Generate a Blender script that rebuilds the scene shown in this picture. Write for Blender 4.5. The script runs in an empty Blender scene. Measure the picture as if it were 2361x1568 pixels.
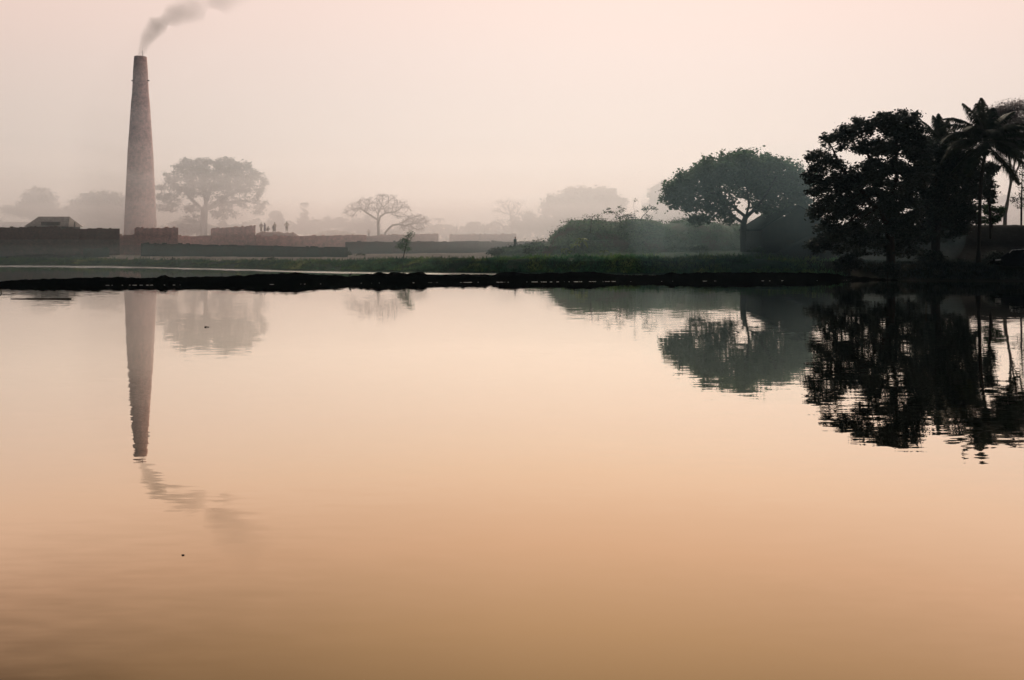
import bpy, math, random
import numpy as np
from mathutils import Vector, Matrix
R = math.radians
random.seed(7)
rng = np.random.default_rng(11)
SC = bpy.context.scene
COL = SC.collection

# ------------------------------------------------------------------ camera
CAM_Z = 3.9
CX, CY, F = 1180.5, 784.0, 1836.3
HORIZON = 545.0
cd = bpy.data.cameras.new("camera")
cam = bpy.data.objects.new("camera", cd)
COL.objects.link(cam)
cd.sensor_width = 36.0
cd.lens = 28.0
cd.clip_start = 0.1
cd.clip_end = 5000
cam.location = (0, 0, CAM_Z)
cam.rotation_euler = (math.pi / 2, 0, 0)
cd.shift_y = -(CY - HORIZON) / 2361.0
SC.camera = cam

# ------------------------------------------------------------------ world, sun, exposure
SUN_EL, SUN_AZ = 38.0, 8.0          # azimuth in degrees to the right of the view axis
world = bpy.data.worlds.new("World")
SC.world = world
world.use_nodes = True
wn, wl = world.node_tree.nodes, world.node_tree.links
wn.clear()
def wnode(t, **k):
    n = wn.new(t)
    for a, b in k.items():
        setattr(n, a, b)
    return n
geo = wnode('ShaderNodeTexCoord')
nrm = wnode('ShaderNodeVectorMath', operation='NORMALIZE')
wl.new(geo.outputs['Generated'], nrm.inputs[0])
sep = wnode('ShaderNodeSeparateXYZ')
wl.new(nrm.outputs[0], sep.inputs[0])
ramp = wnode('ShaderNodeValToRGB')
wl.new(sep.outputs['Z'], ramp.inputs[0])
els = [(0.0, (.93, .75, .61)), (.10, (.88, .71, .605)), (.20, (.975, .765, .672)), (.29, (1.06, .83, .742)),
       (.50, (.98, .76, .62)), (.70, (.42, .38, .35)), (1.0, (.20, .22, .26))]
cr = ramp.color_ramp
cr.elements[0].position, cr.elements[0].color = els[0][0], (*els[0][1], 1)
cr.elements[1].position, cr.elements[1].color = els[-1][0], (*els[-1][1], 1)
for p, c in els[1:-1]:
    e = cr.elements.new(p)
    e.color = (*c, 1)
hz = wnode('ShaderNodeVectorMath', operation='MULTIPLY')
hz.inputs[1].default_value = (1, 1, 0)
wl.new(nrm.outputs[0], hz.inputs[0])
hn = wnode('ShaderNodeVectorMath', operation='NORMALIZE')
wl.new(hz.outputs[0], hn.inputs[0])
dt = wnode('ShaderNodeVectorMath', operation='DOT_PRODUCT')
dt.inputs[1].default_value = (math.sin(R(43)), math.cos(R(43)), 0)
wl.new(hn.outputs[0], dt.inputs[0])
az = wnode('ShaderNodeMapRange')
az.inputs['From Min'].default_value = -1
az.inputs['From Max'].default_value = 1
wl.new(dt.outputs['Value'], az.inputs['Value'])
azr = wnode('ShaderNodeValToRGB')
wl.new(az.outputs[0], azr.inputs[0])
ar = azr.color_ramp
ar.interpolation = 'LINEAR'
azs = [(0.0, (.05, .08, .12)), (.40, (.12, .18, .26)), (.62, (.86, .845, .835)), (.80, (.92, .92, .92)), (.95, (.97, .97, .97)), (1.0, (.97, .97, .97))]
ar.elements[0].position = 0; ar.elements[0].color = azs[0][1] + (1,)
ar.elements[1].position = 1; ar.elements[1].color = azs[-1][1] + (1,)
for p, v in azs[1:-1]:
    e = ar.elements.new(p); e.color = v + (1,)
# higher up the glow narrows: the sky away from the sun falls off faster there
azh = wnode('ShaderNodeValToRGB')
wl.new(az.outputs[0], azh.inputs[0])
azs2 = [(0.0, (.05, .08, .12)), (.40, (.12, .15, .20)), (.62, (.13, .12, .115)), (.70, (.46, .45, .425)), (.80, (.73, .73, .71)), (.865, (.82, .82, .82)), (1.0, (.79, .79, .79))]
ah = azh.color_ramp
ah.elements[0].position = 0; ah.elements[0].color = azs2[0][1] + (1,)
ah.elements[1].position = 1; ah.elements[1].color = azs2[-1][1] + (1,)
for p, v in azs2[1:-1]:
    e = ah.elements.new(p); e.color = v + (1,)
elm = wnode('ShaderNodeMapRange', interpolation_type='SMOOTHSTEP')
elm.inputs['From Min'].default_value = .27
elm.inputs['From Max'].default_value = .50
wl.new(sep.outputs['Z'], elm.inputs['Value'])
azm = wnode('ShaderNodeMix', data_type='RGBA')
wl.new(elm.outputs[0], azm.inputs['Factor'])
wl.new(azr.outputs[0], azm.inputs['A'])
wl.new(azh.outputs[0], azm.inputs['B'])
mul = wnode('ShaderNodeMix', data_type='RGBA', blend_type='MULTIPLY')
mul.inputs['Factor'].default_value = 1
wl.new(ramp.outputs[0], mul.inputs['A'])
wl.new(azm.outputs['Result'], mul.inputs['B'])
bg1 = wnode('ShaderNodeBackground')
bg1.inputs['Strength'].default_value = 1.0
wl.new(mul.outputs['Result'], bg1.inputs['Color'])
sky = wnode('ShaderNodeTexSky', sky_type='NISHITA')
sky.sun_disc = False
sky.sun_elevation = R(SUN_EL)
sky.sun_rotation = R(SUN_AZ)
sky.dust_density = 8
bg2 = wnode('ShaderNodeBackground')
bg2.inputs['Strength'].default_value = 0.05
wl.new(sky.outputs[0], bg2.inputs['Color'])
mxs = wnode('ShaderNodeMixShader')
mxs.inputs[0].default_value = 0.06
wl.new(bg1.outputs[0], mxs.inputs[1])
wl.new(bg2.outputs[0], mxs.inputs[2])
wo = wnode('ShaderNodeOutputWorld')
wl.new(mxs.outputs[0], wo.inputs['Surface'])

sd = bpy.data.lights.new("sun", 'SUN')
sd.energy = 4.0
sd.angle = R(10)
sd.color = (1.0, .84, .67)
sun = bpy.data.objects.new("sun", sd)
COL.objects.link(sun)
sdir = Vector((math.sin(R(SUN_AZ)) * math.cos(R(SUN_EL)), math.cos(R(SUN_AZ)) * math.cos(R(SUN_EL)), math.sin(R(SUN_EL))))
sun.rotation_euler = sdir.to_track_quat('Z', 'Y').to_euler()
sun.location = (60, 60, 60)

SC.view_settings.view_transform = 'Standard'
SC.view_settings.look = 'None'
SC.view_settings.exposure = 0.0
SC.view_settings.gamma = 1.0
SC.view_settings.use_curve_mapping = False
SC.render.engine = 'CYCLES'
cy = SC.cycles
cy.use_denoising = True
try:
    cy.denoiser = 'OPENIMAGEDENOISE'
    cy.denoising_input_passes = 'RGB_ALBEDO_NORMAL'
except Exception:
    pass
cy.max_bounces = 6
cy.diffuse_bounces = 2
cy.glossy_bounces = 3
cy.transmission_bounces = 2
cy.volume_bounces = 2
cy.transparent_max_bounces = 8
cy.use_adaptive_sampling = False
cy.sample_clamp_indirect = 4
cy.volume_step_rate = 1.0
cy.volume_max_steps = 96

# ------------------------------------------------------------------ pixel -> world helpers (numbers read off the photograph)
def W(px, py, D):
    """world point at forward distance D seen at photo position (px,py) (2361-wide reading)"""
    return Vector(((px - CX) / F * D, D, CAM_Z - (py - HORIZON) / F * D))
def S(v):
    return v * 0.98375           # 2400-wide reading -> 2361-wide reading
def WS(px, py, D):
    return W(S(px), S(py), D)
def PX(x, y):
    return CX + F * x / max(y, 1e-3)
def MPP(D):
    return D / F

# ------------------------------------------------------------------ object helpers
def tag(o, label=None, cat=None, group=None, kind=None):
    if label: o['label'] = label
    if cat: o['category'] = cat
    if group: o['group'] = group
    if kind: o['kind'] = kind
    return o
def empty(name, loc, rz=0.0):
    o = bpy.data.objects.new(name, None)
    COL.objects.link(o)
    o.empty_display_size = .3
    o.location = loc
    o.rotation_euler = (0, 0, rz)
    return o
def meshobj(name, verts, faces, mat, parent=None, smooth=False):
    me = bpy.data.meshes.new(name)
    if isinstance(verts, np.ndarray):
        nv = len(verts)
        fa = np.asarray(faces, dtype=np.int32)
        k = fa.shape[1]
        me.vertices.add(nv)
        me.vertices.foreach_set('co', verts.astype(np.float32).ravel())
        me.loops.add(fa.size)
        me.loops.foreach_set('vertex_index', fa.ravel())
        me.polygons.add(len(fa))
        me.polygons.foreach_set('loop_start', np.arange(0, fa.size, k, dtype=np.int32))
        me.polygons.foreach_set('loop_total', np.full(len(fa), k, dtype=np.int32))
        if smooth:
            me.polygons.foreach_set('use_smooth', np.ones(len(fa), dtype=bool))
        me.update(calc_edges=True)
    else:
        me.from_pydata([tuple(v) for v in verts], [], faces)
        if smooth:
            for p in me.polygons: p.use_smooth = True
        me.update()
    me.materials.append(mat)
    o = bpy.data.objects.new(name, me)
    COL.objects.link(o)
    if parent: o.parent = parent
    return o
class MB:
    def __init__(s): s.v = []; s.f = []
    def box(s, c, d, rz=0.0, rx=0.0, ry=0.0):
        m = Matrix.Rotation(rz, 3, 'Z') @ Matrix.Rotation(ry, 3, 'Y') @ Matrix.Rotation(rx, 3, 'X')
        n = len(s.v)
        for z in (-.5, .5):
            for x, y in ((-.5, -.5), (.5, -.5), (.5, .5), (-.5, .5)):
                s.v.append(Vector(c) + m @ Vector((x * d[0], y * d[1], z * d[2])))
        s.f += [[n + i for i in q] for q in ((3, 2, 1, 0), (4, 5, 6, 7), (0, 1, 5, 4), (1, 2, 6, 5), (2, 3, 7, 6), (3, 0, 4, 7))]
        return s
    def tube(s, pts, rad, n=8, cap=True):
        pts = [Vector(p) for p in pts]
        base = len(s.v)
        for i, p in enumerate(pts):
            t = (pts[min(i + 1, len(pts) - 1)] - pts[max(i - 1, 0)])
            t = t.normalized() if t.length > 1e-9 else Vector((0, 0, 1))
            a = t.orthogonal() if abs(t.x) > .99 else t.cross(Vector((1, 0, 0)))
            a.normalize(); b = t.cross(a)
            r = rad[i] if hasattr(rad, '__len__') else rad
            ra, rb = (r if hasattr(r, '__len__') else (r, r))
            for k in range(n):
                th = 2 * math.pi * k / n
                s.v.append(p + a * (math.cos(th) * ra) + b * (math.sin(th) * rb))
        for i in range(len(pts) - 1):
            for k in range(n):
                s.f.append([base + i * n + k, base + i * n + (k + 1) % n, base + (i + 1) * n + (k + 1) % n, base + (i + 1) * n + k])
        if cap:
            s.f.append([base + k for k in range(n)][::-1])
            s.f.append([base + (len(pts) - 1) * n + k for k in range(n)])
        return s
    def blob(s, c, r, n=10, m=6, rz=0.0, jit=0.0):
        base = len(s.v)
        mt = Matrix.Rotation(rz, 3, 'Z')
        for i in range(m + 1):
            ph = math.pi * i / m
            for k in range(n):
                th = 2 * math.pi * k / n
                q = Vector((math.sin(ph) * math.cos(th) * r[0], math.sin(ph) * math.sin(th) * r[1], math.cos(ph) * r[2]))
                if jit and 0 < i < m: q *= 1 + random.uniform(-jit, jit)
                s.v.append(Vector(c) + mt @ q)
        for i in range(m):
            for k in range(n):
                s.f.append([base + i * n + k, base + (i + 1) * n + k, base + (i + 1) * n + (k + 1) % n, base + i * n + (k + 1) % n])
        return s
    def build(s, name, mat, parent=None, smooth=False):
        return meshobj(name, s.v, s.f, mat, parent, smooth)

# ------------------------------------------------------------------ materials
def mat(name):
    m = bpy.data.materials.new(name)
    m.use_nodes = True
    nt = m.node_tree
    nt.nodes.clear()
    return m, nt.nodes, nt.links
def noisemat(name, cols, scale=2.0, detail=6, rough=.9, bump=.0, coord='Object', scale2=None, stretch=(1, 1, 1), transl=0.0, spec=.2, mixcol=None, lo=.32, hi=.68):
    m, N, L = mat(name)
    out = N.new('ShaderNodeOutputMaterial')
    tc = N.new('ShaderNodeTexCoord')
    mp = N.new('ShaderNodeMapping'); mp.inputs['Scale'].default_value = stretch
    L.new(tc.outputs[coord], mp.inputs[0])
    no = N.new('ShaderNodeTexNoise'); no.inputs['Scale'].default_value = scale; no.inputs['Detail'].default_value = detail
    no.inputs['Roughness'].default_value = .65
    L.new(mp.outputs[0], no.inputs['Vector'])
    rp = N.new('ShaderNodeValToRGB')
    L.new(no.outputs['Fac'], rp.inputs[0])
    e = rp.color_ramp.elements
    e[0].position = lo; e[0].color = (*cols[0], 1)
    e[1].position = hi; e[1].color = (*cols[-1], 1)
    for i, c in enumerate(cols[1:-1]):
        q = e.new(lo + (hi - lo) * (i + 1) / (len(cols) - 1)); q.color = (*c, 1)
    colsock = rp.outputs[0]
    if scale2:
        n2 = N.new('ShaderNodeTexNoise'); n2.inputs['Scale'].default_value = scale2; n2.inputs['Detail'].default_value = 3
        L.new(mp.outputs[0], n2.inputs['Vector'])
        mr = N.new('ShaderNodeMapRange'); mr.inputs['From Min'].default_value = .3; mr.inputs['From Max'].default_value = .7
        mr.inputs['To Min'].default_value = .6; mr.inputs['To Max'].default_value = 1.4
        L.new(n2.outputs['Fac'], mr.inputs['Value'])
        mx = N.new('ShaderNodeVectorMath'); mx.operation = 'SCALE'
        L.new(colsock, mx.inputs[0]); L.new(mr.outputs[0], mx.inputs['Scale'])
        colsock = mx.outputs[0]
    if mixcol:
        n3 = N.new('ShaderNodeTexNoise'); n3.inputs['Scale'].default_value = mixcol[1]; n3.inputs['Detail'].default_value = 5
        L.new(tc.outputs[coord], n3.inputs['Vector'])
        r3 = N.new('ShaderNodeMapRange'); r3.inputs['From Min'].default_value = mixcol[2]; r3.inputs['From Max'].default_value = mixcol[3]
        L.new(n3.outputs['Fac'], r3.inputs['Value'])
        m3 = N.new('ShaderNodeMix'); m3.data_type = 'RGBA'
        L.new(r3.outputs[0], m3.inputs['Factor']); L.new(colsock, m3.inputs['A']); m3.inputs['B'].default_value = (*mixcol[0], 1)
        colsock = m3.outputs['Result']
    p = N.new('ShaderNodeBsdfPrincipled')
    p.inputs['Roughness'].default_value = rough
    p.inputs['Specular IOR Level'].default_value = spec
    L.new(colsock, p.inputs['Base Color'])
    if bump:
        b = N.new('ShaderNodeBump'); b.inputs['Strength'].default_value = bump; b.inputs['Distance'].default_value = .1
        L.new(no.outputs['Fac'], b.inputs['Height']); L.new(b.outputs[0], p.inputs['Normal'])
    sh = p.outputs[0]
    if transl:
        t = N.new('ShaderNodeBsdfTranslucent')
        L.new(colsock, t.inputs['Color'])
        ms = N.new('ShaderNodeMixShader'); ms.inputs[0].default_value = transl
        L.new(sh, ms.inputs[1]); L.new(t.outputs[0], ms.inputs[2])
        sh = ms.outputs[0]
    L.new(sh, out.inputs['Surface'])
    return m
def brickmat(name, c1, c2, mortar, sc=1.0, moss=None, rough=.95):
    m, N, L = mat(name)
    out = N.new('ShaderNodeOutputMaterial')
    tc = N.new('ShaderNodeTexCoord')
    sx = N.new('ShaderNodeSeparateXYZ'); L.new(tc.outputs['Object'], sx.inputs[0])
    ad = N.new('ShaderNodeMath'); ad.operation = 'ADD'
    L.new(sx.outputs['X'], ad.inputs[0]); L.new(sx.outputs['Y'], ad.inputs[1])
    cb = N.new('ShaderNodeCombineXYZ'); L.new(ad.outputs[0], cb.inputs['X']); L.new(sx.outputs['Z'], cb.inputs['Y'])
    br = N.new('ShaderNodeTexBrick')
    br.inputs['Scale'].default_value = sc
    br.inputs['Brick Width'].default_value = .26; br.inputs['Row Height'].default_value = .085
    br.inputs['Mortar Size'].default_value = .008; br.inputs['Bias'].default_value = -.1
    br.inputs['Color1'].default_value = (*c1, 1); br.inputs['Color2'].default_value = (*c2, 1); br.inputs['Mortar'].default_value = (*mortar, 1)
    L.new(cb.outputs[0], br.inputs['Vector'])
    no = N.new('ShaderNodeTexNoise'); no.inputs['Scale'].default_value = 1.3; no.inputs['Detail'].default_value = 9; no.inputs['Roughness'].default_value = .75
    L.new(tc.outputs['Object'], no.inputs['Vector'])
    mr = N.new('ShaderNodeMapRange'); mr.inputs['From Min'].default_value = .3; mr.inputs['From Max'].default_value = .7
    mr.inputs['To Min'].default_value = .55; mr.inputs['To Max'].default_value = 1.45
    L.new(no.outputs['Fac'], mr.inputs['Value'])
    v = N.new('ShaderNodeVectorMath'); v.operation = 'SCALE'
    L.new(br.outputs['Color'], v.inputs[0]); L.new(mr.outputs[0], v.inputs['Scale'])
    cs = v.outputs[0]
    if moss:
        n2 = N.new('ShaderNodeTexNoise'); n2.inputs['Scale'].default_value = .5; n2.inputs['Detail'].default_value = 8; n2.inputs['Roughness'].default_value = .7
        L.new(tc.outputs['Object'], n2.inputs['Vector'])
        r2 = N.new('ShaderNodeMapRange'); r2.inputs['From Min'].default_value = moss[1]; r2.inputs['From Max'].default_value = moss[1] + .18
        L.new(n2.outputs['Fac'], r2.inputs['Value'])
        mx = N.new('ShaderNodeMix'); mx.data_type = 'RGBA'
        L.new(r2.outputs[0], mx.inputs['Factor']); L.new(cs, mx.inputs['A']); mx.inputs['B'].default_value = (*moss[0], 1)
        cs = mx.outputs['Result']
    p = N.new('ShaderNodeBsdfPrincipled'); p.inputs['Roughness'].default_value = rough; p.inputs['Specular IOR Level'].default_value = .1
    L.new(cs, p.inputs['Base Color'])
    L.new(p.outputs[0], out.inputs['Surface'])
    return m
def watermat(name, slope=.0045, rough=.0, extra=0.0):
    m, N, L = mat(name)
    out = N.new('ShaderNodeOutputMaterial')
    tc = N.new('ShaderNodeTexCoord')
    def layer(scale, stretch, amp, detail=2):
        mp = N.new('ShaderNodeMapping'); mp.inputs['Scale'].default_value = stretch
        L.new(tc.outputs['Object'], mp.inputs[0])
        no = N.new('ShaderNodeTexNoise'); no.inputs['Scale'].default_value = scale; no.inputs['Detail'].default_value = detail
        no.inputs['Roughness'].default_value = .5
        L.new(mp.outputs[0], no.inputs['Vector'])
        s = N.new('ShaderNodeVectorMath'); s.operation = 'SUBTRACT'; s.inputs[1].default_value = (.5, .5, .5)
        L.new(no.outputs['Color'], s.inputs[0])
        a = N.new('ShaderNodeVectorMath'); a.operation = 'MULTIPLY'; a.inputs[1].default_value = (amp * .35, amp, 0)
        L.new(s.outputs[0], a.inputs[0])
        return a.outputs[0]
    l1 = layer(6.5, (.22, 1.0, 1), slope * 2.6)
    l2 = layer(.8, (.5, 1.0, 1), slope * .5, 1)
    ad = N.new('ShaderNodeVectorMath'); ad.operation = 'ADD'; L.new(l1, ad.inputs[0]); L.new(l2, ad.inputs[1])
    # cat's-paws: wind ruffles a few long narrow patches
    mp = N.new('ShaderNodeMapping'); mp.inputs['Scale'].default_value = (.05, .32, 1); mp.inputs['Location'].default_value = (3.1, 1.7, 0)
    L.new(tc.outputs['Object'], mp.inputs[0])
    nz = N.new('ShaderNodeTexNoise'); nz.inputs['Scale'].default_value = 1.0; nz.inputs['Detail'].default_value = 3
    L.new(mp.outputs[0], nz.inputs['Vector'])
    mr = N.new('ShaderNodeMapRange'); mr.inputs['From Min'].default_value = .62; mr.inputs['From Max'].default_value = .74
    mr.inputs['To Min'].default_value = 0.0 + extra; mr.inputs['To Max'].default_value = 1.0
    L.new(nz.outputs['Fac'], mr.inputs['Value'])
    l3 = layer(7.0, (.5, 1.0, 1), .05, 2)
    sc = N.new('ShaderNodeVectorMath'); sc.operation = 'SCALE'; L.new(l3, sc.inputs[0]); L.new(mr.outputs[0], sc.inputs['Scale'])
    ad2 = N.new('ShaderNodeVectorMath'); ad2.operation = 'ADD'; L.new(ad.outputs[0], ad2.inputs[0]); L.new(sc.outputs[0], ad2.inputs[1])
    up = N.new('ShaderNodeVectorMath'); up.operation = 'ADD'; up.inputs[1].default_value = (0, 0, 1); L.new(ad2.outputs[0], up.inputs[0])
    nn = N.new('ShaderNodeVectorMath'); nn.operation = 'NORMALIZE'; L.new(up.outputs[0], nn.inputs[0])
    lw = N.new('ShaderNodeLayerWeight'); lw.inputs['Blend'].default_value = .5
    rp = N.new('ShaderNodeValToRGB'); L.new(lw.outputs['Facing'], rp.inputs[0])
    e = rp.color_ramp.elements
    e[0].position = .0; e[0].color = (.14, .085, .045, 1)
    e[1].position = 1.0; e[1].color = (1, 1, 1, 1)
    for p, c in ((.5, (.33, .235, .13)), (.56, (.50, .36, .215)), (.64, (.69, .51, .345)), (.72, (.80, .65, .48)), (.86, (.99, .91, .81))):
        q = e.new(p); q.color = (*c, 1)
    g = N.new('ShaderNodeBsdfGlossy'); g.distribution = 'GGX'; g.inputs['Roughness'].default_value = rough
    L.new(rp.outputs[0], g.inputs['Color']); L.new(nn.outputs[0], g.inputs['Normal'])
    L.new(g.outputs[0], out.inputs['Surface'])
    return m
def volmat(name, color, density, aniso=0.0, absorb=None):
    m, N, L = mat(name)
    out = N.new('ShaderNodeOutputMaterial')
    p = N.new('ShaderNodeVolumePrincipled')
    p.inputs['Color'].default_value = (*color, 1)
    p.inputs['Density'].default_value = density
    p.inputs['Anisotropy'].default_value = aniso
    if absorb: p.inputs['Absorption Color'].default_value = (*absorb, 1)
    L.new(p.outputs[0], out.inputs['Volume'])
    return m

M = {}
M['water'] = watermat('pond_water', slope=.012)
M['ripple'] = watermat('ruffled_water', slope=.03, rough=.22)
M['mud'] = noisemat('black_mud', [(.0008, .0008, .0009), (.0022, .002, .002)], 3, rough=1.0, bump=.6, spec=.0)
M['bark'] = noisemat('bark', [(.03, .025, .02), (.07, .055, .045)], 4, bump=.4, stretch=(1, 1, .3))
M['bark_dark'] = noisemat('dark_bark', [(.008, .007, .007), (.022, .018, .016)], 4, bump=.4, stretch=(1, 1, .3))
M['bark_pale'] = noisemat('pale_bark', [(.09, .075, .065), (.19, .165, .145)], 3, bump=.3, stretch=(1, 1, .3))
def leafmat(name, c0, c1, c2, transl=.25, sc=.7):
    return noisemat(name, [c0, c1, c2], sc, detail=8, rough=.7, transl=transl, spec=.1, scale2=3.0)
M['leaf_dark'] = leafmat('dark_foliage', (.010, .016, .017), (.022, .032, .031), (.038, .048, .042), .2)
M['leaf_rain'] = leafmat('rain_tree_foliage', (.030, .062, .044), (.060, .105, .066), (.085, .13, .075), .5)
M['leaf_far'] = leafmat('far_foliage', (.03, .045, .03), (.05, .065, .04), (.07, .085, .05), .3)
M['leaf_palm'] = leafmat('palm_foliage', (.008, .014, .011), (.018, .026, .018), (.032, .036, .024), .2)
M['leaf_wisp'] = leafmat('wispy_foliage', (.12, .10, .11), (.18, .16, .165), (.25, .22, .22), .4)
M['leaf_bright'] = leafmat('bright_foliage', (.05, .09, .02), (.10, .15, .03), (.18, .22, .05), .45)
M['leaf_sap'] = leafmat('sapling_foliage', (.05, .10, .075), (.08, .15, .10), (.11, .18, .11), .45)
M['leaf_shrub'] = leafmat('shrub_foliage', (.015, .035, .018), (.03, .06, .028), (.06, .085, .035), .3)
M['grass'] = noisemat('bank_grass', [(.020, .070, .042), (.045, .125, .062), (.09, .16, .05), (.30, .33, .11)], .3, detail=8, rough=.8, transl=.35, scale2=2.5, lo=.34, hi=.68)
M['grass_mound'] = noisemat('mound_grass', [(.05, .11, .065), (.085, .16, .085), (.12, .18, .09)], .5, detail=8, rough=.8, transl=.25, scale2=3.0)
M['mound'] = noisemat('mound_earth', [(.04, .08, .05), (.065, .11, .07), (.08, .10, .065)], .9, detail=10, rough=1, bump=.8, scale2=4, mixcol=((.085, .06, .05), .35, .52, .66))
M['brick_kiln'] = brickmat('chimney_brick', (.62, .37, .34), (.44, .28, .26), (.45, .38, .36))
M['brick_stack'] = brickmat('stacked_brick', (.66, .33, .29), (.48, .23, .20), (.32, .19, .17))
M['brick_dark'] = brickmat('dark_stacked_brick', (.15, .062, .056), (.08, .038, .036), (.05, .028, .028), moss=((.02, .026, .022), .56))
M['brick_moss'] = brickmat('mossy_brick', (.085, .085, .075), (.055, .068, .06), (.04, .05, .045), moss=((.045, .085, .075), .42))
M['brick_pale'] = brickmat('pale_brick', (.42, .26, .23), (.32, .21, .19), (.25, .19, .17))
M['sand'] = noisemat('pale_dust', [(.30, .25, .19), (.42, .36, .28)], .4, detail=8, scale2=2)
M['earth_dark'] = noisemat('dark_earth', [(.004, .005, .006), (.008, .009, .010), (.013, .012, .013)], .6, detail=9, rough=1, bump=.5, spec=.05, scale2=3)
M['thatch'] = noisemat('old_thatch', [(.007, .010, .010), (.016, .020, .019)], 3, stretch=(.4, .4, 3), bump=.5, rough=1, spec=.0)
M['mudwall'] = noisemat('mud_wall', [(.018, .020, .020), (.034, .034, .032)], 1.5, bump=.3)
M['tin'] = noisemat('rusty_tin', [(.20, .16, .14), (.34, .30, .27)], 1.2, rough=.7, scale2=5)
M['tin_dark'] = noisemat('dark_tin', [(.05, .045, .04), (.09, .08, .07)], 1.2, rough=.7)
M['tarp'] = noisemat('tarpaulin', [(.002, .0025, .004), (.005, .006, .008)], 1.2, rough=1, spec=.0)
M['tarp_edge'] = noisemat('pale_rope_edge', [(.30, .30, .30), (.5, .5, .48)], 2, rough=.6)
M['iron'] = noisemat('iron', [(.02, .02, .02), (.05, .04, .04)], 5, rough=.6)
M['glint_flecks'] = noisemat('glint_flecks', [(.45, .45, .43), (.7, .7, .68)], 5, rough=.5)
M['wood'] = noisemat('wet_wood', [(.015, .011, .008), (.04, .03, .02)], 6, rough=.7)
M['skin'] = noisemat('skin', [(.10, .055, .035), (.13, .075, .05)], 6, rough=.6)
M['hair'] = noisemat('hair', [(.006, .005, .005), (.012, .010, .01)], 20, rough=.7)
M['feather'] = noisemat('dark_feathers', [(.008, .008, .009), (.02, .02, .02)], 20, rough=.7)
def cloth(name, c): return noisemat(name, [tuple(.8 * k for k in c), c], 8, rough=.95)

# ------------------------------------------------------------------ terrain
SHORE = [(-400, 612), (0, 612), (200, 613), (400, 617), (560, 621), (700, 625), (820, 627), (1200, 631), (1500, 634), (1760, 638),
         (1900, 643), (1960, 646), (2100, 648), (2361, 649), (2700, 650)]
def yfromrow(py, z=0.0):
    return (CAM_Z - z) * F / (py - HORIZON)
sh_px = np.array([p for p, _ in SHORE], float)
sh_D = np.array([yfromrow(r) for _, r in SHORE])
sh_x = (sh_px - CX) / F * sh_D * 1.0
CREST = [(-400, .65), (0, .6), (400, .6), (700, .85), (900, 1.12), (1100, 1.25), (1250, 1.55), (1700, 1.5), (1900, 1.35), (2400, 1.2)]
PLAT = [(-400, .8), (0, .8), (700, .9), (900, 1.0), (1150, 1.15), (1300, 1.9), (1720, 2.15), (1950, 1.75), (2400, 1.7)]
def sm(t): t = np.clip(t, 0, 1); return t * t * (3 - 2 * t)
def vnoise(x, y, seed=0):
    """cheap smooth value noise, numpy"""
    xi = np.floor(x).astype(np.int64); yi = np.floor(y).astype(np.int64)
    fx = x - xi; fy = y - yi
    fx = fx * fx * (3 - 2 * fx); fy = fy * fy * (3 - 2 * fy)
    def h(a, b):
        n = (a * 374761393 + b * 668265263 + seed * 144665) & 0x7fffffff
        n = ((n ^ (n >> 13)) * 1274126177) & 0x7fffffff
        return ((n ^ (n >> 16)) & 0xffff) / 65535.0
    return (h(xi, yi) * (1 - fx) + h(xi + 1, yi) * fx) * (1 - fy) + (h(xi, yi + 1) * (1 - fx) + h(xi + 1, yi + 1) * fx) * fy
def fbm(x, y, seed=0, oct=4):
    a, s, o = 1.0, 0.0, 0.0
    for i in range(oct):
        o = o + a * (vnoise(x * 2 ** i, y * 2 ** i, seed + i) - .5); s += a; a *= .55
    return o / s * 2
def terrain_h(x, y):
    x = np.asarray(x, float); y = np.asarray(y, float)
    ysh = np.interp(x, sh_x, sh_D) + 1.0 * fbm(x / 6, y * 0, 3, 3)
    d = np.maximum(np.maximum(y - ysh, np.abs(x) - 118), 3.0 - y)
    px = CX + F * x / np.maximum(y, 40)
    crest = np.interp(px, [p for p, _ in CREST], [h for _, h in CREST])
    plat = np.interp(px, [p for p, _ in PLAT], [h for _, h in PLAT])
    h = np.where(d < 0, -1.3 * sm(-d / 5) - .02,
                 crest * sm(d / 3.6) + (plat - crest) * sm((d - 4) / 9))
    h = h + np.where(d > 0, .16 * np.clip(d / 3, 0, 1) * fbm(x / 2.4, y / 2.4, 9, 4), 0)
    near = (3.0 - y)
    h = np.where(near > 0, 2.2 * sm(near / 3), h)
    far = np.clip((y - 150) / 200, 0, 1)
    h = h + far * 1.2
    return h
def th(x, y): return float(terrain_h(np.array([x]), np.array([y]))[0])
def axis(parts):
    o = []
    for a, b, s in parts:
        o += list(np.arange(a, b, s))
    return np.array(o)
xs = axis([(-420, -120, 20), (-120, -90, 3), (-90, 66, .8), (66, 120, 3), (120, 421, 20)])
ys = axis([(-50, -2, 8), (-2, 4, 1), (4, 60, 8), (60, 124, .6), (124, 180, 3), (180, 600.1, 20)])
X, Y = np.meshgrid(xs, ys)
Z = terrain_h(X, Y)
nx, ny = len(xs), len(ys)
V = np.stack([X.ravel(), Y.ravel(), Z.ravel()], 1)
idx = np.arange(nx * ny).reshape(ny, nx)
FQ = np.stack([idx[:-1, :-1].ravel(), idx[:-1, 1:].ravel(), idx[1:, 1:].ravel(), idx[1:, :-1].ravel()], 1)
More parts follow.
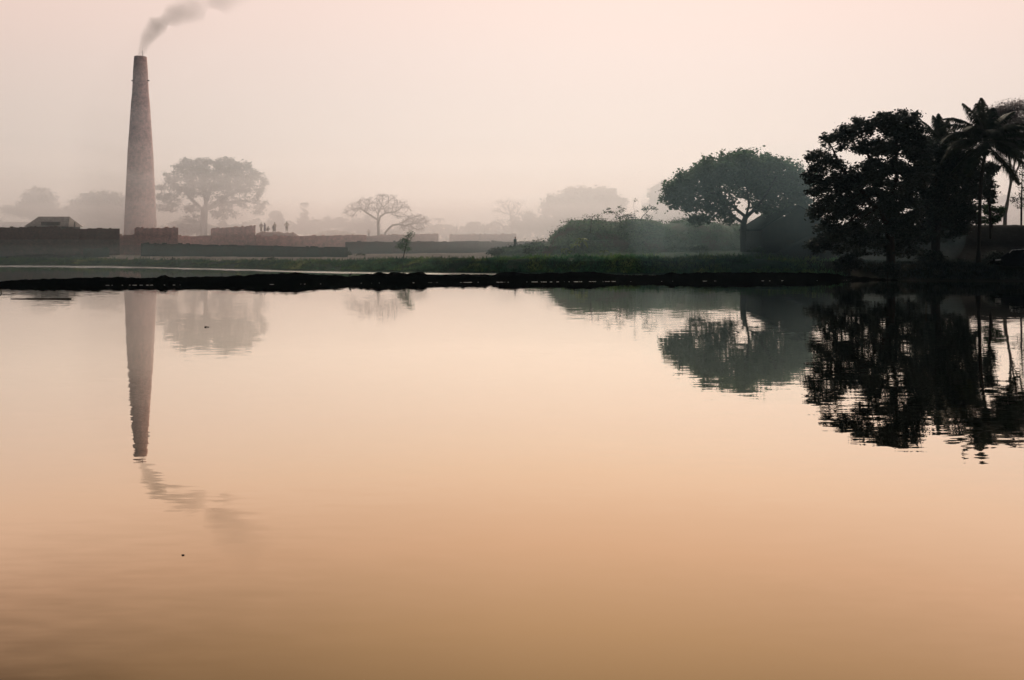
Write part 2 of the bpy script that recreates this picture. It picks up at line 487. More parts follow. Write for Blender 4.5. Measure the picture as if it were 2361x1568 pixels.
def groundmat():
    m, N, L = mat('ground_cover')
    out = N.new('ShaderNodeOutputMaterial')
    tc = N.new('ShaderNodeTexCoord')
    at = N.new('ShaderNodeAttribute'); at.attribute_name = 'cover'
    se = N.new('ShaderNodeSeparateColor'); L.new(at.outputs['Color'], se.inputs[0])
    def nz(s, d=8, r=.65):
        n = N.new('ShaderNodeTexNoise'); n.inputs['Scale'].default_value = s; n.inputs['Detail'].default_value = d; n.inputs['Roughness'].default_value = r
        L.new(tc.outputs['Object'], n.inputs['Vector']); return n.outputs['Fac']
    def rmp(s, cs):
        r = N.new('ShaderNodeValToRGB'); L.new(s, r.inputs[0]); e = r.color_ramp.elements
        e[0].position = .33; e[0].color = (*cs[0], 1); e[1].position = .67; e[1].color = (*cs[-1], 1)
        for i, c in enumerate(cs[1:-1]):
            q = e.new(.33 + .34 * (i + 1) / (len(cs) - 1)); q.color = (*c, 1)
        return r.outputs[0]
    g = rmp(nz(.8), [(.012, .032, .022), (.028, .058, .036), (.042, .052, .036)])
    s = rmp(nz(.5), [(.30, .22, .18), (.44, .35, .28), (.55, .46, .37)])
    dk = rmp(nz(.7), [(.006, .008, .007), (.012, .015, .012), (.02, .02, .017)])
    def add_noise(sock, amt):
        a = N.new('ShaderNodeMath'); a.operation = 'MULTIPLY_ADD'; a.inputs[1].default_value = amt; a.inputs[2].default_value = -amt / 2
        L.new(nz(.35, 6), a.inputs[0])
        b = N.new('ShaderNodeMath'); b.operation = 'ADD'; L.new(sock, b.inputs[0]); L.new(a.outputs[0], b.inputs[1])
        c = N.new('ShaderNodeMapRange'); c.inputs['From Min'].default_value = .4; c.inputs['From Max'].default_value = .6; L.new(b.outputs[0], c.inputs['Value'])
        return c.outputs[0]
    m1 = N.new('ShaderNodeMix'); m1.data_type = 'RGBA'; L.new(add_noise(se.outputs[0], .9), m1.inputs['Factor']); L.new(g, m1.inputs['A']); L.new(s, m1.inputs['B'])
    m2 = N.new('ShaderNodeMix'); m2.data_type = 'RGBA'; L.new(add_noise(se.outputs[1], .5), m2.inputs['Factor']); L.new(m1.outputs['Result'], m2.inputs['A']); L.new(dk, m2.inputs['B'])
    p = N.new('ShaderNodeBsdfPrincipled'); p.inputs['Roughness'].default_value = 1; p.inputs['Specular IOR Level'].default_value = .05
    L.new(m2.outputs['Result'], p.inputs['Base Color'])
    b = N.new('ShaderNodeBump'); b.inputs['Strength'].default_value = .6; b.inputs['Distance'].default_value = .2
    L.new(nz(2.5), b.inputs['Height']); L.new(b.outputs[0], p.inputs['Normal'])
    L.new(p.outputs[0], out.inputs['Surface'])
    return m
M['ground'] = groundmat()
ground = meshobj('ground', V, FQ, M['ground'], smooth=True)
tag(ground, kind='structure')
ysh = np.interp(X, sh_x, sh_D); dsh = Y - ysh
pxg = CX + F * X / np.maximum(Y, 40)
sandy = np.clip((dsh - 4.2) / 2.5, 0, 1) * np.interp(pxg, [150, 300, 700, 800, 1150, 1250], [.2, .72, .8, 1.0, .9, 0])
sandy = np.maximum(sandy, np.clip((Y - 150) / 30, 0, 1) * .7)
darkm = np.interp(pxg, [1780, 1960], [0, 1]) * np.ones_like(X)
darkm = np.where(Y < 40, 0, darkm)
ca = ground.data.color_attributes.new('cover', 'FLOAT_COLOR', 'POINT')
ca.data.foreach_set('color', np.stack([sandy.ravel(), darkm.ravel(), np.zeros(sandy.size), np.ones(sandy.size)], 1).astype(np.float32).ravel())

# water sheet
wv = np.array([(-125, -1, 0), (125, -1, 0), (125, 125, 0), (-125, 125, 0)], float)
water = meshobj('water', wv, np.array([[0, 1, 2, 3]]), M['water'])
tag(water, kind='structure')
# ruffled strip of shallow water along the far shore
rv, rf = [], []
pp = np.linspace(-60, 1960, 240)
for i, p in enumerate(pp):
    r = np.interp(p, sh_px, [q for _, q in SHORE])
    D0 = yfromrow(r)
    wd = np.interp(p, [0, 300, 600, 800, 1100, 1500, 1960], [7.0, 3.6, 2.5, 3.6, 3.0, 4.2, 1.0]) * (0.75 + .6 * vnoise(np.array([p / 35.0]), np.array([.5]), 5)[0])
    if p > 1000: wd *= 1.0 if vnoise(np.array([p / 60.0]), np.array([3.5]), 8)[0] > .35 else .45
    for k, dd in enumerate((D0 + 1.6, D0 - wd)):
        rv.append(((p - CX) / F * D0, dd, .004))
    if i: rf.append([2 * i - 2, 2 * i - 1, 2 * i + 1, 2 * i])
shal = meshobj('shallow_water', rv, rf, M['ripple'])
tag(shal, kind='structure')

# mud bund that crosses the pond
BUND_W = [(-160, 664), (0, 660), (250, 657), (650, 655), (900, 651.5), (1400, 648.5), (1700, 647), (1960, 646), (2080, 648)]
BT = [(-160, 665), (0, 658), (60, 655), (130, 653), (250, 649), (300, 652), (350, 651), (368, 646), (380, 650), (450, 650), (560, 646), (600, 642), (650, 641), (690, 639), (715, 642), (730, 645),
      (790, 645.5), (802, 648.5), (830, 646), (868, 641), (880, 637.5), (900, 641), (917, 637.5), (930, 637.5), (948, 642), (965, 638.5), (985, 638.5), (1000, 645), (1040, 645), (1080, 643),
      (1130, 643), (1150, 647), (1170, 640), (1200, 637), (1235, 641), (1270, 641), (1290, 640), (1320, 641), (1340, 636.5), (1390, 637), (1420, 641), (1450, 645),
      (1520, 645), (1562, 645), (1577, 638.5), (1590, 639.5), (1598, 642), (1650, 638), (1700, 639), (1850, 639), (1950, 640), (1990, 646), (2060, 652), (2120, 656)]
bt_x = [S(a) for a, _ in BT]; bt_y = [S(b) for _, b in BT]
nB, mB = 1500, 15
bv = []
for i in range(nB):
    p = -150 + (2110 + 150) * i / (nB - 1)
    D0 = yfromrow(np.interp(p, [a for a, _ in BUND_W], [b for _, b in BUND_W]))
    Dc = D0 + 1.3
    ztop = W(p, np.interp(p, bt_x, bt_y), Dc).z
    for j in range(mB):
        u = j / (mB - 1) * 2 - 1
        prof = (1 - abs(u) ** 2.2)
        z = -.35 + (ztop + .35) * prof
        xx = (p - CX) / F * D0
        yy = Dc + u * 1.6 + .25 * float(fbm(np.array([xx * .8]), np.array([u * 2.0]), 21, 2)[0])
        z += .13 * prof * float(fbm(np.array([xx * 2.6]), np.array([yy * 2.6]), 31, 4)[0])
        bv.append((xx, yy, z))
bidx = np.arange(nB * mB).reshape(nB, mB)
bf = np.stack([bidx[:-1, :-1].ravel(), bidx[1:, :-1].ravel(), bidx[1:, 1:].ravel(), bidx[:-1, 1:].ravel()], 1)
bund = meshobj('mud_bund', np.array(bv), bf, M['mud'], smooth=False)
tag(bund, kind='structure')

# glints on the water, modelled as pale flecks along the foot of the bund
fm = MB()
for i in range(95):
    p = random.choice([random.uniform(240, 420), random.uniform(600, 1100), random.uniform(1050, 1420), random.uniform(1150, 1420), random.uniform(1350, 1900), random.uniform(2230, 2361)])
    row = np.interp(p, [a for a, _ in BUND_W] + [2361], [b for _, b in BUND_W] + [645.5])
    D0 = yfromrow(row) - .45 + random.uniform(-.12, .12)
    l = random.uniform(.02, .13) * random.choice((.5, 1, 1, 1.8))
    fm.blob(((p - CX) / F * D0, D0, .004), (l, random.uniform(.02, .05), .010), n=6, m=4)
tag(fm.build('glint_flecks', M['glint_flecks']), 'pale specks modelled as a line of water glints at the foot of the black mud bund', 'glint_flecks', kind='stuff')

# grassy mound right of the middle
MT = [(1150, 586), (1190, 584), (1215, 580), (1240, 576), (1262, 572), (1285, 567), (1297, 553), (1310, 541), (1325, 533), (1333, 524), (1345, 521), (1400, 521), (1430, 525), (1450, 526), (1462, 520), (1490, 519),
      (1505, 521), (1530, 525), (1560, 529), (1580, 524), (1600, 522), (1650, 524), (1700, 526), (1760, 530), (1800, 540), (1850, 560)]
mt_x = [S(a) for a, _ in MT]; mt_y = [S(b) for _, b in MT]
nM, mM = 420, 70
mv = []
MD0, MD1 = 92.5, 120.0
def mound_z(p, D):
    base = 1.0 + np.interp(p, [1150, 1300], [0, .8])
    top = W(p, np.interp(p, mt_x, mt_y), 102.0).z
    t = (D - MD0) / (MD1 - MD0)
    prof = float(sm(np.array(min(1, t / .33)))) * float(sm(np.array(min(1, (1 - t) / .5))))
    return base, top, prof
for i in range(nM):
    p = 1130 + (1830 - 1130) * i / (nM - 1)
    for j in range(mM):
        D = MD0 + (MD1 - MD0) * j / (mM - 1)
        x = (p - CX) / F * D
        base, top, prof = mound_z(p, D)
        edge = min(1, (p - 1130) / 30, (1830 - p) / 40)
        n1 = float(fbm(np.array([x / 2.6]), np.array([D / 2.6]), 41, 5)[0])
        n2 = float(fbm(np.array([x / 7.0]), np.array([D / 7.0]), 44, 2)[0])
        z = base - .5 + (max(top, base) - base + .5 + .35 * n2) * prof * edge + .75 * n1 * prof * (1 - prof * .72)
        mv.append((x, D, z))
midx = np.arange(nM * mM).reshape(nM, mM)
mf = np.stack([midx[:-1, :-1].ravel(), midx[1:, :-1].ravel(), midx[1:, 1:].ravel(), midx[:-1, 1:].ravel()], 1)
mva = np.array(mv)
mound = meshobj('grassy_mound', mva, mf, M['mound'], smooth=True)
tag(mound, kind='structure')

# dark embankment behind the trees on the right
ev = []
nE = 260
for i in range(nE):
    p = 1800 + (2760 - 1800) * i / (nE - 1)
    D = 83.0
    for j, (dy, f) in enumerate(((-7, -.05), (-4.4, .30), (-2.6, .55), (-1.0, .93), (-.3, 1.0), (2.5, 1.0), (6, -.05))):
        x = (p - CX) / F * D
        row = np.interp(p, [1800, 1880, 1960, 2100, 2361], [588, 545, 527, 519.5, 519])
        zt = W(p, row, D - .3).z
        z = 1.0 + (zt - 1.0) * f + .10 * float(fbm(np.array([x * .9]), np.array([dy * .9]), 51, 4)[0]) * (1 if f > 0 else 0)
        ev.append((x, D + dy, z))
eidx = np.arange(nE * 7).reshape(nE, 7)
ef = np.stack([eidx[:-1, :-1].ravel(), eidx[1:, :-1].ravel(), eidx[1:, 1:].ravel(), eidx[:-1, 1:].ravel()], 1)
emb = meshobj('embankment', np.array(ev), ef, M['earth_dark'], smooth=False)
tag(emb, kind='structure')

# ------------------------------------------------------------------ chimney
CD = 147.0
cb_ = W(324, 560, CD)
cx0, cbz = cb_.x, .8
prof = [(133, 13.3), (137, 13.8), (167, 15.8), (185, 16.3), (215, 17.6), (238, 19.8), (300, 23.6), (345, 26.6), (430, 30.4), (525, 34.3), (575, 36.5)]
ch = empty('brick_chimney', (cx0, CD, cbz))
tag(ch, 'very tall tapering brick kiln chimney, smoking, above the brick stacks', 'chimney')
pts, rad = [], []
for r_, hw in reversed(prof):
    w = W(324, r_, CD)
    pts.append((0, 0, w.z - cbz)); rad.append(hw * MPP(CD) * 1.005)
pts[0] = (0, 0, 0); rad[0] += .1
ztop = pts[-1][2]
mb = MB().tube(pts, rad, n=40, cap=False)
mb.tube([(0, 0, ztop - 6), (0, 0, ztop)], [rad[-1] - .3] * 2, n=40, cap=False)
sh_ = mb.build('shaft', M['brick_kiln'], ch, smooth=False)
mb = MB()
for k in range(40):      # rim ring between outer and inner wall, slightly chipped
    a0 = 2 * math.pi * k / 40
    if k in (3, 4, 17): continue
    rr = rad[-1] - .14
    mb.box((rr * math.cos(a0), rr * math.sin(a0), ztop + .07), (.30, .2, .14 + random.uniform(-.03, .05)), rz=a0)
mb.build('rim', M['brick_kiln'], ch)
zz = W(324, 186, CD).z - cbz
rr = np.interp(186, [a for a, _ in prof], [b for _, b in prof]) * MPP(CD)
for s_ in (-1, 1):      # short iron brackets sticking out near the top
    MB().box((s_ * (rr + .14), 0, zz), (.34, .22, .2)).build('bracket', M['iron'], ch)
tp = W(330, 133, CD)
mb = MB().tube([(tp.x - cx0 + .1, -.2, ztop - .3), (tp.x - cx0 - .05, -.2, ztop + 1.3)], [.05, .025], n=6)
mb.build('lightning_rod', M['iron'], ch)
# flue house round the foot of the chimney
mb = MB().box((0, -.1, .9), (6.4, 6.2, 1.8))
mb.build('plinth', M['brick_pale'], ch)

# smoke plume (a volume that drifts off to the right)
ANG = R(40)
mpp = MPP(CD)
PL = [(-8, -10, 6), (0, 0, 8), (34, 20, 15), (76, 31, 22), (120, 22, 27), (168, 2, 33), (222, -12, 40), (297, -14, 50), (370, -10, 60)]
plm = MB().tube([(u * mpp, 0, v * mpp) for u, v, r in PL], [r * mpp * 1.25 for u, v, r in PL], n=18)
m, N, L = mat('kiln_smoke')
out = N.new('ShaderNodeOutputMaterial')
tc = N.new('ShaderNodeTexCoord'); sx = N.new('ShaderNodeSeparateXYZ'); L.new(tc.outputs['Object'], sx.inputs[0])
U0, U1 = -8 * mpp, 370 * mpp
mr = N.new('ShaderNodeMapRange'); mr.inputs['From Min'].default_value = U0; mr.inputs['From Max'].default_value = U1
L.new(sx.outputs['X'], mr.inputs['Value'])
def fcurve(vals):
    r = N.new('ShaderNodeValToRGB'); L.new(mr.outputs[0], r.inputs[0])
    e = r.color_ramp.elements
    n = len(vals)
    for i, (t, v) in enumerate(vals):
        if i == 0: q = e[0]; q.position = t
        elif i == n - 1: q = e[1] if len(e) == 2 else e[-1]; q.position = t
        else: q = e.new(t)
        q.color = (v, v, v, 1)
    # elements keep sorted order: write colours again by position
    for q in e:
        for t, v in vals:
            if abs(q.position - t) < 1e-4: q.color = (v, v, v, 1)
    return r.outputs[0]
nt_ = [((u * mpp - U0) / (U1 - U0), v, r) for u, v, r in PL]
vc = fcurve([(t, (v + 40) / 100) for t, v, r in nt_])
rc = fcurve([(t, r / 100) for t, v, r in nt_])
def math_(op, a, b=None, c=None):
    n = N.new('ShaderNodeMath'); n.operation = op
    for i, s in enumerate((a, b, c)):
        if s is None: continue
        if isinstance(s, (int, float)): n.inputs[i].default_value = s
        else: L.new(s, n.inputs[i])
    return n.outputs[0]
vcm = math_('MULTIPLY_ADD', vc, 100 * mpp, -40 * mpp)
rcm = math_('MULTIPLY', rc, 100 * mpp)
dz = math_('SUBTRACT', sx.outputs['Z'], vcm)
d2 = math_('ADD', math_('MULTIPLY', dz, dz), math_('MULTIPLY', sx.outputs['Y'], sx.outputs['Y']))
q = math_('DIVIDE', d2, math_('MULTIPLY', rcm, rcm))
fall = N.new('ShaderNodeMapRange'); fall.interpolation_type = 'SMOOTHSTEP'
fall.inputs['From Min'].default_value = 1.5; fall.inputs['From Max'].default_value = 0.0
L.new(q, fall.inputs['Value'])
nz = N.new('ShaderNodeTexNoise'); nz.inputs['Scale'].default_value = .30; nz.inputs['Detail'].default_value = 4; L.new(tc.outputs['Object'], nz.inputs['Vector'])
nr = N.new('ShaderNodeMapRange'); nr.inputs['From Min'].default_value = .38; nr.inputs['From Max'].default_value = .62; nr.inputs['To Min'].default_value = .68; nr.inputs['To Max'].default_value = 1.25
L.new(nz.outputs['Fac'], nr.inputs['Value'])
fade = fcurve([(0, 1.0), (nt_[1][0], 1.0), (nt_[2][0], .9), (nt_[3][0], .75), (nt_[4][0], .42), (nt_[5][0], .24), (nt_[7][0], .07), (1.0, .0)])
dens = math_('MULTIPLY', math_('MULTIPLY', math_('MULTIPLY', fall.outputs[0], nr.outputs[0]), fade), .40)
pv = N.new('ShaderNodeVolumePrincipled')
pv.inputs['Color'].default_value = (.52, .50, .50, 1)
L.new(dens, pv.inputs['Density'])
L.new(pv.outputs[0], out.inputs['Volume'])
m.cycles.volume_step_rate = 1.0
st = W(323, 130, CD)
plume = plm.build('chimney_smoke', m)
plume.location = (st.x, CD, st.z)
plume.rotation_euler = (0, -ANG, 0)
tag(plume, 'grey smoke drifting right from the top of the brick chimney', 'smoke', kind='stuff')

# ------------------------------------------------------------------ brick stacks and walls
def stack(name, label, cat, x0, x1, top0, top1, D, thick, m, D1=None, base=None, loose=0, group=None, wob=.06, step=.42):
    """a long block of stacked bricks between two columns; the top edge follows top0->top1 with missing bricks"""
    D1 = D1 or D
    a, b = W(x0, top0, D), W(x1, top1, D1)
    n = max(3, int((b - a).length / step))
    base = base if base is not None else th(a.x, D) - .4
    root = empty(name, (a.x, a.y, base + .4))
    tag(root, label, cat, group)
    o = Vector(root.location)
    mb = MB()
    dirv = (b - a); dirv.z = 0; dirv.normalize()
    nrmv = Vector((-dirv.y, dirv.x, 0))
    if nrmv.y < 0: nrmv = -nrmv
    mid_ = (a + b) / 2
    nrmv = Vector((mid_.x, mid_.y, 0)).normalized()      # the clamps stand end-on to the pond
    tops = []
    hcur = 0
    for i in range(n):
        if random.random() < .35: hcur = random.choice((0, 0, 0, -.5, -1, -1.6, .5)) * wob
        tops.append(hcur)
    for i in range(n):
        p0, p1 = a.lerp(b, i / n), a.lerp(b, (i + 1) / n)
        for p in (p0, p1):
            z = p.z + tops[i] - (.0 if i % 2 else .001)
            out_ = -.05 * random.random() - .08
            for q in ((0, base), (out_ * -1, z), (thick, z), (thick, base)):
                v = Vector((p.x, p.y, 0)) + nrmv * q[0]
                mb.v.append(Vector((v.x, v.y, q[1])) - o)
        k = len(mb.v) - 8
        mb.f += [[k, k + 4, k + 5, k + 1], [k + 1, k + 5, k + 6, k + 2], [k + 2, k + 6, k + 7, k + 3], [k, k + 1, k + 2, k + 3], [k + 7, k + 6, k + 5, k + 4]]
    mb.build('brick_block', m, root)
    if loose:
        lb = MB()
        for i in range(loose):
            t = random.random(); p = a.lerp(b, t); ti = tops[min(n - 1, int(t * n))]
            q = Vector((p.x, p.y, p.z + ti)) + nrmv * random.uniform(.15, .5) - o
            lb.box((q.x, q.y, q.z + .05), (random.uniform(.22, .7), .24, .1 + .14 * (random.random() < .4)), rz=random.uniform(-.5, .5))
        tag(lb.build('loose_bricks', m, root), kind='stuff')
    return root
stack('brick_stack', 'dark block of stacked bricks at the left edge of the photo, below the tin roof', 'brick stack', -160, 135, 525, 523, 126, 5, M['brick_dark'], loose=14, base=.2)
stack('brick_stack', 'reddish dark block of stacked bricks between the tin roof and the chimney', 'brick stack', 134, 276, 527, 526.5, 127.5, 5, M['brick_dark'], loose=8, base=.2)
stack('brick_stack', 'low pink brick block just in front of the chimney foot', 'brick stack', 268, 312, 541, 541, 133, 3, M['brick_stack'], base=.2, loose=3)
stack('brick_stack', 'tall pink brick block to the right of the chimney foot', 'brick stack', 310, 411, 526, 524.5, 132, 4, M['brick_stack'], base=.2, loose=9)
stack('brick_stack', 'pink brick block beneath the big spreading tree, left of the standing people', 'brick stack', 486, 589, 526, 521.5, 137, 4, M['brick_stack'], base=.2, loose=8)
stack('brick_stack', 'low pink brick run between two taller blocks beneath the big tree', 'brick stack', 408, 600, 544, 542, 136, 2.2, M['brick_stack'], base=.2, loose=10)
stack('brick_wall', 'long low pink brick wall in front of the heap where people stand', 'wall', 590, 845, 544.5, 541.5, 134, 4, M['brick_stack'], D1=140, base=.2, loose=12)
stack('brick_wall', 'pale brick wall running below the bare spreading tree', 'wall', 800, 1011, 545, 538, 145, 4, M['brick_pale'], D1=148, base=.2, loose=12)
stack('brick_stack', 'pale flat-topped brick block right of the bare spreading tree', 'brick stack', 1036, 1191, 541, 539, 152, 4, M['brick_pale'], base=.2, loose=12)
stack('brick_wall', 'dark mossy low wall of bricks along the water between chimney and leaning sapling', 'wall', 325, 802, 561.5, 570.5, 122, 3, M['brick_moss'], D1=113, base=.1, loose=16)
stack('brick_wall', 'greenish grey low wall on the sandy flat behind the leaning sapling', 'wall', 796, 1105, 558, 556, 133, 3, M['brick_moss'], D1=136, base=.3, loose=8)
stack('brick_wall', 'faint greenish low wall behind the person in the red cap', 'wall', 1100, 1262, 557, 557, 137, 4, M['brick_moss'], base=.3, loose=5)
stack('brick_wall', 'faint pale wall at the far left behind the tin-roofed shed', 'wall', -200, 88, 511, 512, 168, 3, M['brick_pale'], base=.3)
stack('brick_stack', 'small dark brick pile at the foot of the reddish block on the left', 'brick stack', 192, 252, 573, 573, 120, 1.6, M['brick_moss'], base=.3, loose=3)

def heap(name, label, pts, D, depth, m, bumps=.15, base=.9, cat='heap', clods=0):
    xs_ = [p[0] for p in pts]; ys_ = [p[1] for p in pts]
    n, k = 90, 13
    x0, x1 = xs_[0], xs_[-1]
    c = W((x0 + x1) / 2, ys_[0], D)
    v = []
    for i in range(n):
        p = x0 + (x1 - x0) * i / (n - 1)
        zt = W(p, np.interp(p, xs_, ys_), D).z
        for j in range(k):
            u = j / (k - 1) * 2 - 1
            pr = 1 - abs(u) ** 1.8
            x = (p - CX) / F * D
            z = base + (zt - base) * pr + bumps * pr * float(fbm(np.array([x * 1.7]), np.array([u * 5.0]), 77, 4)[0])
            v.append((x - c.x, u * depth, z - base))
    ii = np.arange(n * k).reshape(n, k)
    f = np.stack([ii[:-1, :-1].ravel(), ii[1:, :-1].ravel(), ii[1:, 1:].ravel(), ii[:-1, 1:].ravel()], 1)
    o = meshobj(name, np.array(v), f, m, smooth=False)
    o.location = (c.x, D, base)
    tag(o, label, cat)
    return o
rub = heap('rubble_heap', 'heap of broken brick on which the group of people stands', [(588, 548), (592, 538), (606, 535), (625, 535), (650, 536), (675, 536), (686, 541), (695, 546)], 139.5, 2.2, M['brick_pale'], .28, base=.8)
heap('clay_heap', 'broad pale heap of clay behind the long pink wall', [(690, 545), (714, 543), (735, 536), (755, 530), (775, 530), (800, 534), (830, 541), (850, 545)], 160, 6, M['sand'], .3, base=1.0)
heap('clay_heap', 'low pale clay heap at the left, between shed and dark brick blocks front', [(20, 592), (70, 587), (110, 586), (150, 590), (190, 597), (230, 600)], 119, 2.5, M['earth_dark'], .15, base=.6)

# tin-roofed shed on the left
SD = 133
a0, a1 = W(74, 523, SD), W(175, 523, SD)
t0, t1 = W(88, 501, SD), W(161, 501, SD)
shed = empty('tin_shed', (a0.x, SD, .8))
tag(shed, 'shed with a pale slatted roof behind the dark brick blocks on the left', 'shed')
o = Vector(shed.location)
rows = 7
mb = MB()
L_, R_ = a0 - o, a1 - o
TL, TR = t0 - o, t1 - o
dp = 2.2
for i in range(rows):
    f0, f1 = i / rows, (i + 1) / rows
    zl0, zl1 = L_.z + (TL.z - L_.z) * f0, L_.z + (TL.z - L_.z) * f1 + .05
    xa0, xb0 = L_.x + (TL.x - L_.x) * f0, R_.x + (TR.x - R_.x) * f0
    xa1, xb1 = L_.x + (TL.x - L_.x) * f1, R_.x + (TR.x - R_.x) * f1
    y0, y1 = -dp * (1 - f0) - .10, -dp * (1 - f1) - .02
    n = len(mb.v)
    mb.v += [Vector((xa0, y0, zl0)), Vector((xb0, y0, zl0)), Vector((xb1, y1, zl1)), Vector((xa1, y1, zl1))]
    mb.v += [Vector((xa0, -y0, zl0)), Vector((xb0, -y0, zl0)), Vector((xb1, -y1, zl1)), Vector((xa1, -y1, zl1))]
    mb.f += [[n, n + 1, n + 2, n + 3], [n + 7, n + 6, n + 5, n + 4], [n, n + 3, n + 7, n + 4], [n + 1, n + 5, n + 6, n + 2], [n, n + 4, n + 5, n + 1]]
mb.tube([TL, TR], .12, n=6)
mb.build('roof', M['tin'], shed)
w_ = MB().box(((L_.x + R_.x) / 2, 0, L_.z / 2), (R_.x - L_.x - .5, 3.6, L_.z))
w_.build('wall', M['mudwall'], shed)
vv = MB().box(((L_.x + R_.x) / 2 + .6, -1.95, L_.z + .55), (2.9, .5, .5))
vv.build('vent', M['tin_dark'], shed)
pp_ = W(176, 512, SD) - o
MB().tube([(pp_.x, -.5, 0), (pp_.x, -.5, pp_.z)], .09, n=6).build('post', M['wood'], shed)

# thatched hut on the right
HD = 86.5
hl = W(1757, 585, HD); hr = W(1915, 585, HD); el = W(1752, 527, HD); rg = W(1838, 478, HD)
hut = empty('thatched_hut', (hl.x, HD, 1.6))
tag(hut, 'dim thatched hut with a steep gable between the umbrella-shaped tree and the big dark tree', 'hut')
o = Vector(hut.location)
wdt = hr.x - hl.x; ez = el.z - o.z; rz_ = rg.z - o.z; rx_ = rg.x - o.x
mb = MB()
for y in (0, 7):
    mb.v += [Vector((0, y, 0)), Vector((wdt, y, 0)), Vector((wdt, y, ez)), Vector((rx_, y, rz_ - .25)), Vector((0, y, ez))]
mb.f += [[0, 1, 2, 3, 4], [9, 8, 7, 6, 5], [0, 4, 9, 5], [1, 6, 7, 2]]
mb.build('wall', M['mudwall'], hut)
mb = MB()
nn = 12
for s in (0, 1):
    ex = -.35 if s == 0 else wdt + .35
    for i in range(nn + 1):
        t = i / nn
        x = ex + (rx_ - ex) * t
        z = (ez - .25) + (rz_ - (ez - .25)) * t + .12 * math.sin(t * math.pi)
        for y in (-.5, 7.5):
            mb.v += [Vector((x, y, z + .22 + random.uniform(-.02, .02))), Vector((x, y, z))]
    b0 = s * (nn + 1) * 4
    for i in range(nn):
        k = b0 + i * 4; k2 = k + 4
        mb.f += [[k, k2, k2 + 2, k + 2], [k + 1, k + 3, k2 + 3, k2 + 1], [k, k + 1, k2 + 1, k2], [k + 2, k2 + 2, k2 + 3, k + 3]]
    mb.f += [[b0, b0 + 2, b0 + 3, b0 + 1]]
mb.build('roof', M['thatch'], hut)
MB().box((wdt * .42, -.03, .95), (.9, .08, 1.9)).build('door', M['wood'], hut)

# heap under a tarpaulin at the right edge
TD = 71.5
tp_ = [(2292, 604), (2297, 599), (2306, 598), (2316, 592), (2326, 584), (2333, 577), (2348, 576), (2361, 575), (2384, 576), (2400, 580), (2425, 604)]
c = W(2360, 606, TD)
root = empty('covered_heap', (c.x, TD, c.z - .1))
tag(root, 'low dark heap under a tarpaulin with pale upper edge, at the right bank edge', 'covered heap')
v = []; n, k = 60, 11
for i in range(n):
    p = 2292 + (2425 - 2292) * i / (n - 1)
    zt = W(p, np.interp(p, [a for a, _ in tp_], [b for _, b in tp_]), TD).z - root.location.z
    for j in range(k):
        u = j / (k - 1) * 2 - 1
        v.append(((p - CX) / F * TD - c.x, u * 1.3, -.15 + (zt + .15) * (1 - abs(u) ** 2.6) + .03 * random.uniform(-1, 1)))
ii = np.arange(n * k).reshape(n, k)
meshobj('tarpaulin', np.array(v), np.stack([ii[:-1, :-1].ravel(), ii[1:, :-1].ravel(), ii[1:, 1:].ravel(), ii[:-1, 1:].ravel()], 1), M['tarp'], root, smooth=True)
ln = [W(p, r, TD - .05) - root.location for p, r in ((2327, 584), (2333, 577.5), (2348, 576.3), (2361, 575.4), (2384, 576.2), (2400, 580))]
MB().tube([q + Vector((0, 0, .02)) for q in ln], .035, n=6).build('rope', M['tarp_edge'], root)
ln = [W(p, r, TD - .5) - root.location for p, r in ((2295, 600), (2307, 598.5))]
MB().tube(ln, .06, n=6).build('rope', M['tarp_edge'], root)

# ------------------------------------------------------------------ trees
def space_colonise(starts, attr, step, kill, infl, iters=160, up=.0):
    """starts: list of polylines (list of Vector) sharing the first; returns nodes, parent"""
    nodes = []; par = []
    for pl, pi in starts:
        last = pi
        for q in pl:
            nodes.append(np.array(q)); par.append(last); last = len(nodes) - 1
    P = np.array(nodes); par = list(par)
    A = attr.copy(); alive = np.ones(len(A), bool)
    best = np.full(len(A), 1e9); bi = np.zeros(len(A), int)
    new0 = 0
    for it in range(iters):
        newP = P[new0:]
        if len(newP) == 0: break
        d = np.linalg.norm(A[:, None, :] - newP[None, :, :], axis=2)
        j = d.argmin(1); dm = d[np.arange(len(A)), j]
        b = dm < best
        best = np.where(b, dm, best); bi = np.where(b, j + new0, bi)
        alive &= best > kill
        act = alive & (best < infl)
        if not act.any():
            break
        dirs = {}
        ids = bi[act]; vec = A[act] - P[ids]
        vec /= np.linalg.norm(vec, axis=1)[:, None]
        u, inv = np.unique(ids, return_inverse=True)
        sm_ = np.zeros((len(u), 3)); np.add.at(sm_, inv, vec)
        sm_ += rng.normal(0, .25, sm_.shape)
        sm_[:, 2] += up
        ln_ = np.linalg.norm(sm_, axis=1)[:, None]; ln_[ln_ < 1e-6] = 1
        NP = P[u] + sm_ / ln_ * step
        new0 = len(P)
        P = np.vstack([P, NP]); par += list(u)
        if len(P) > 9000: break
    return P, np.array(par)
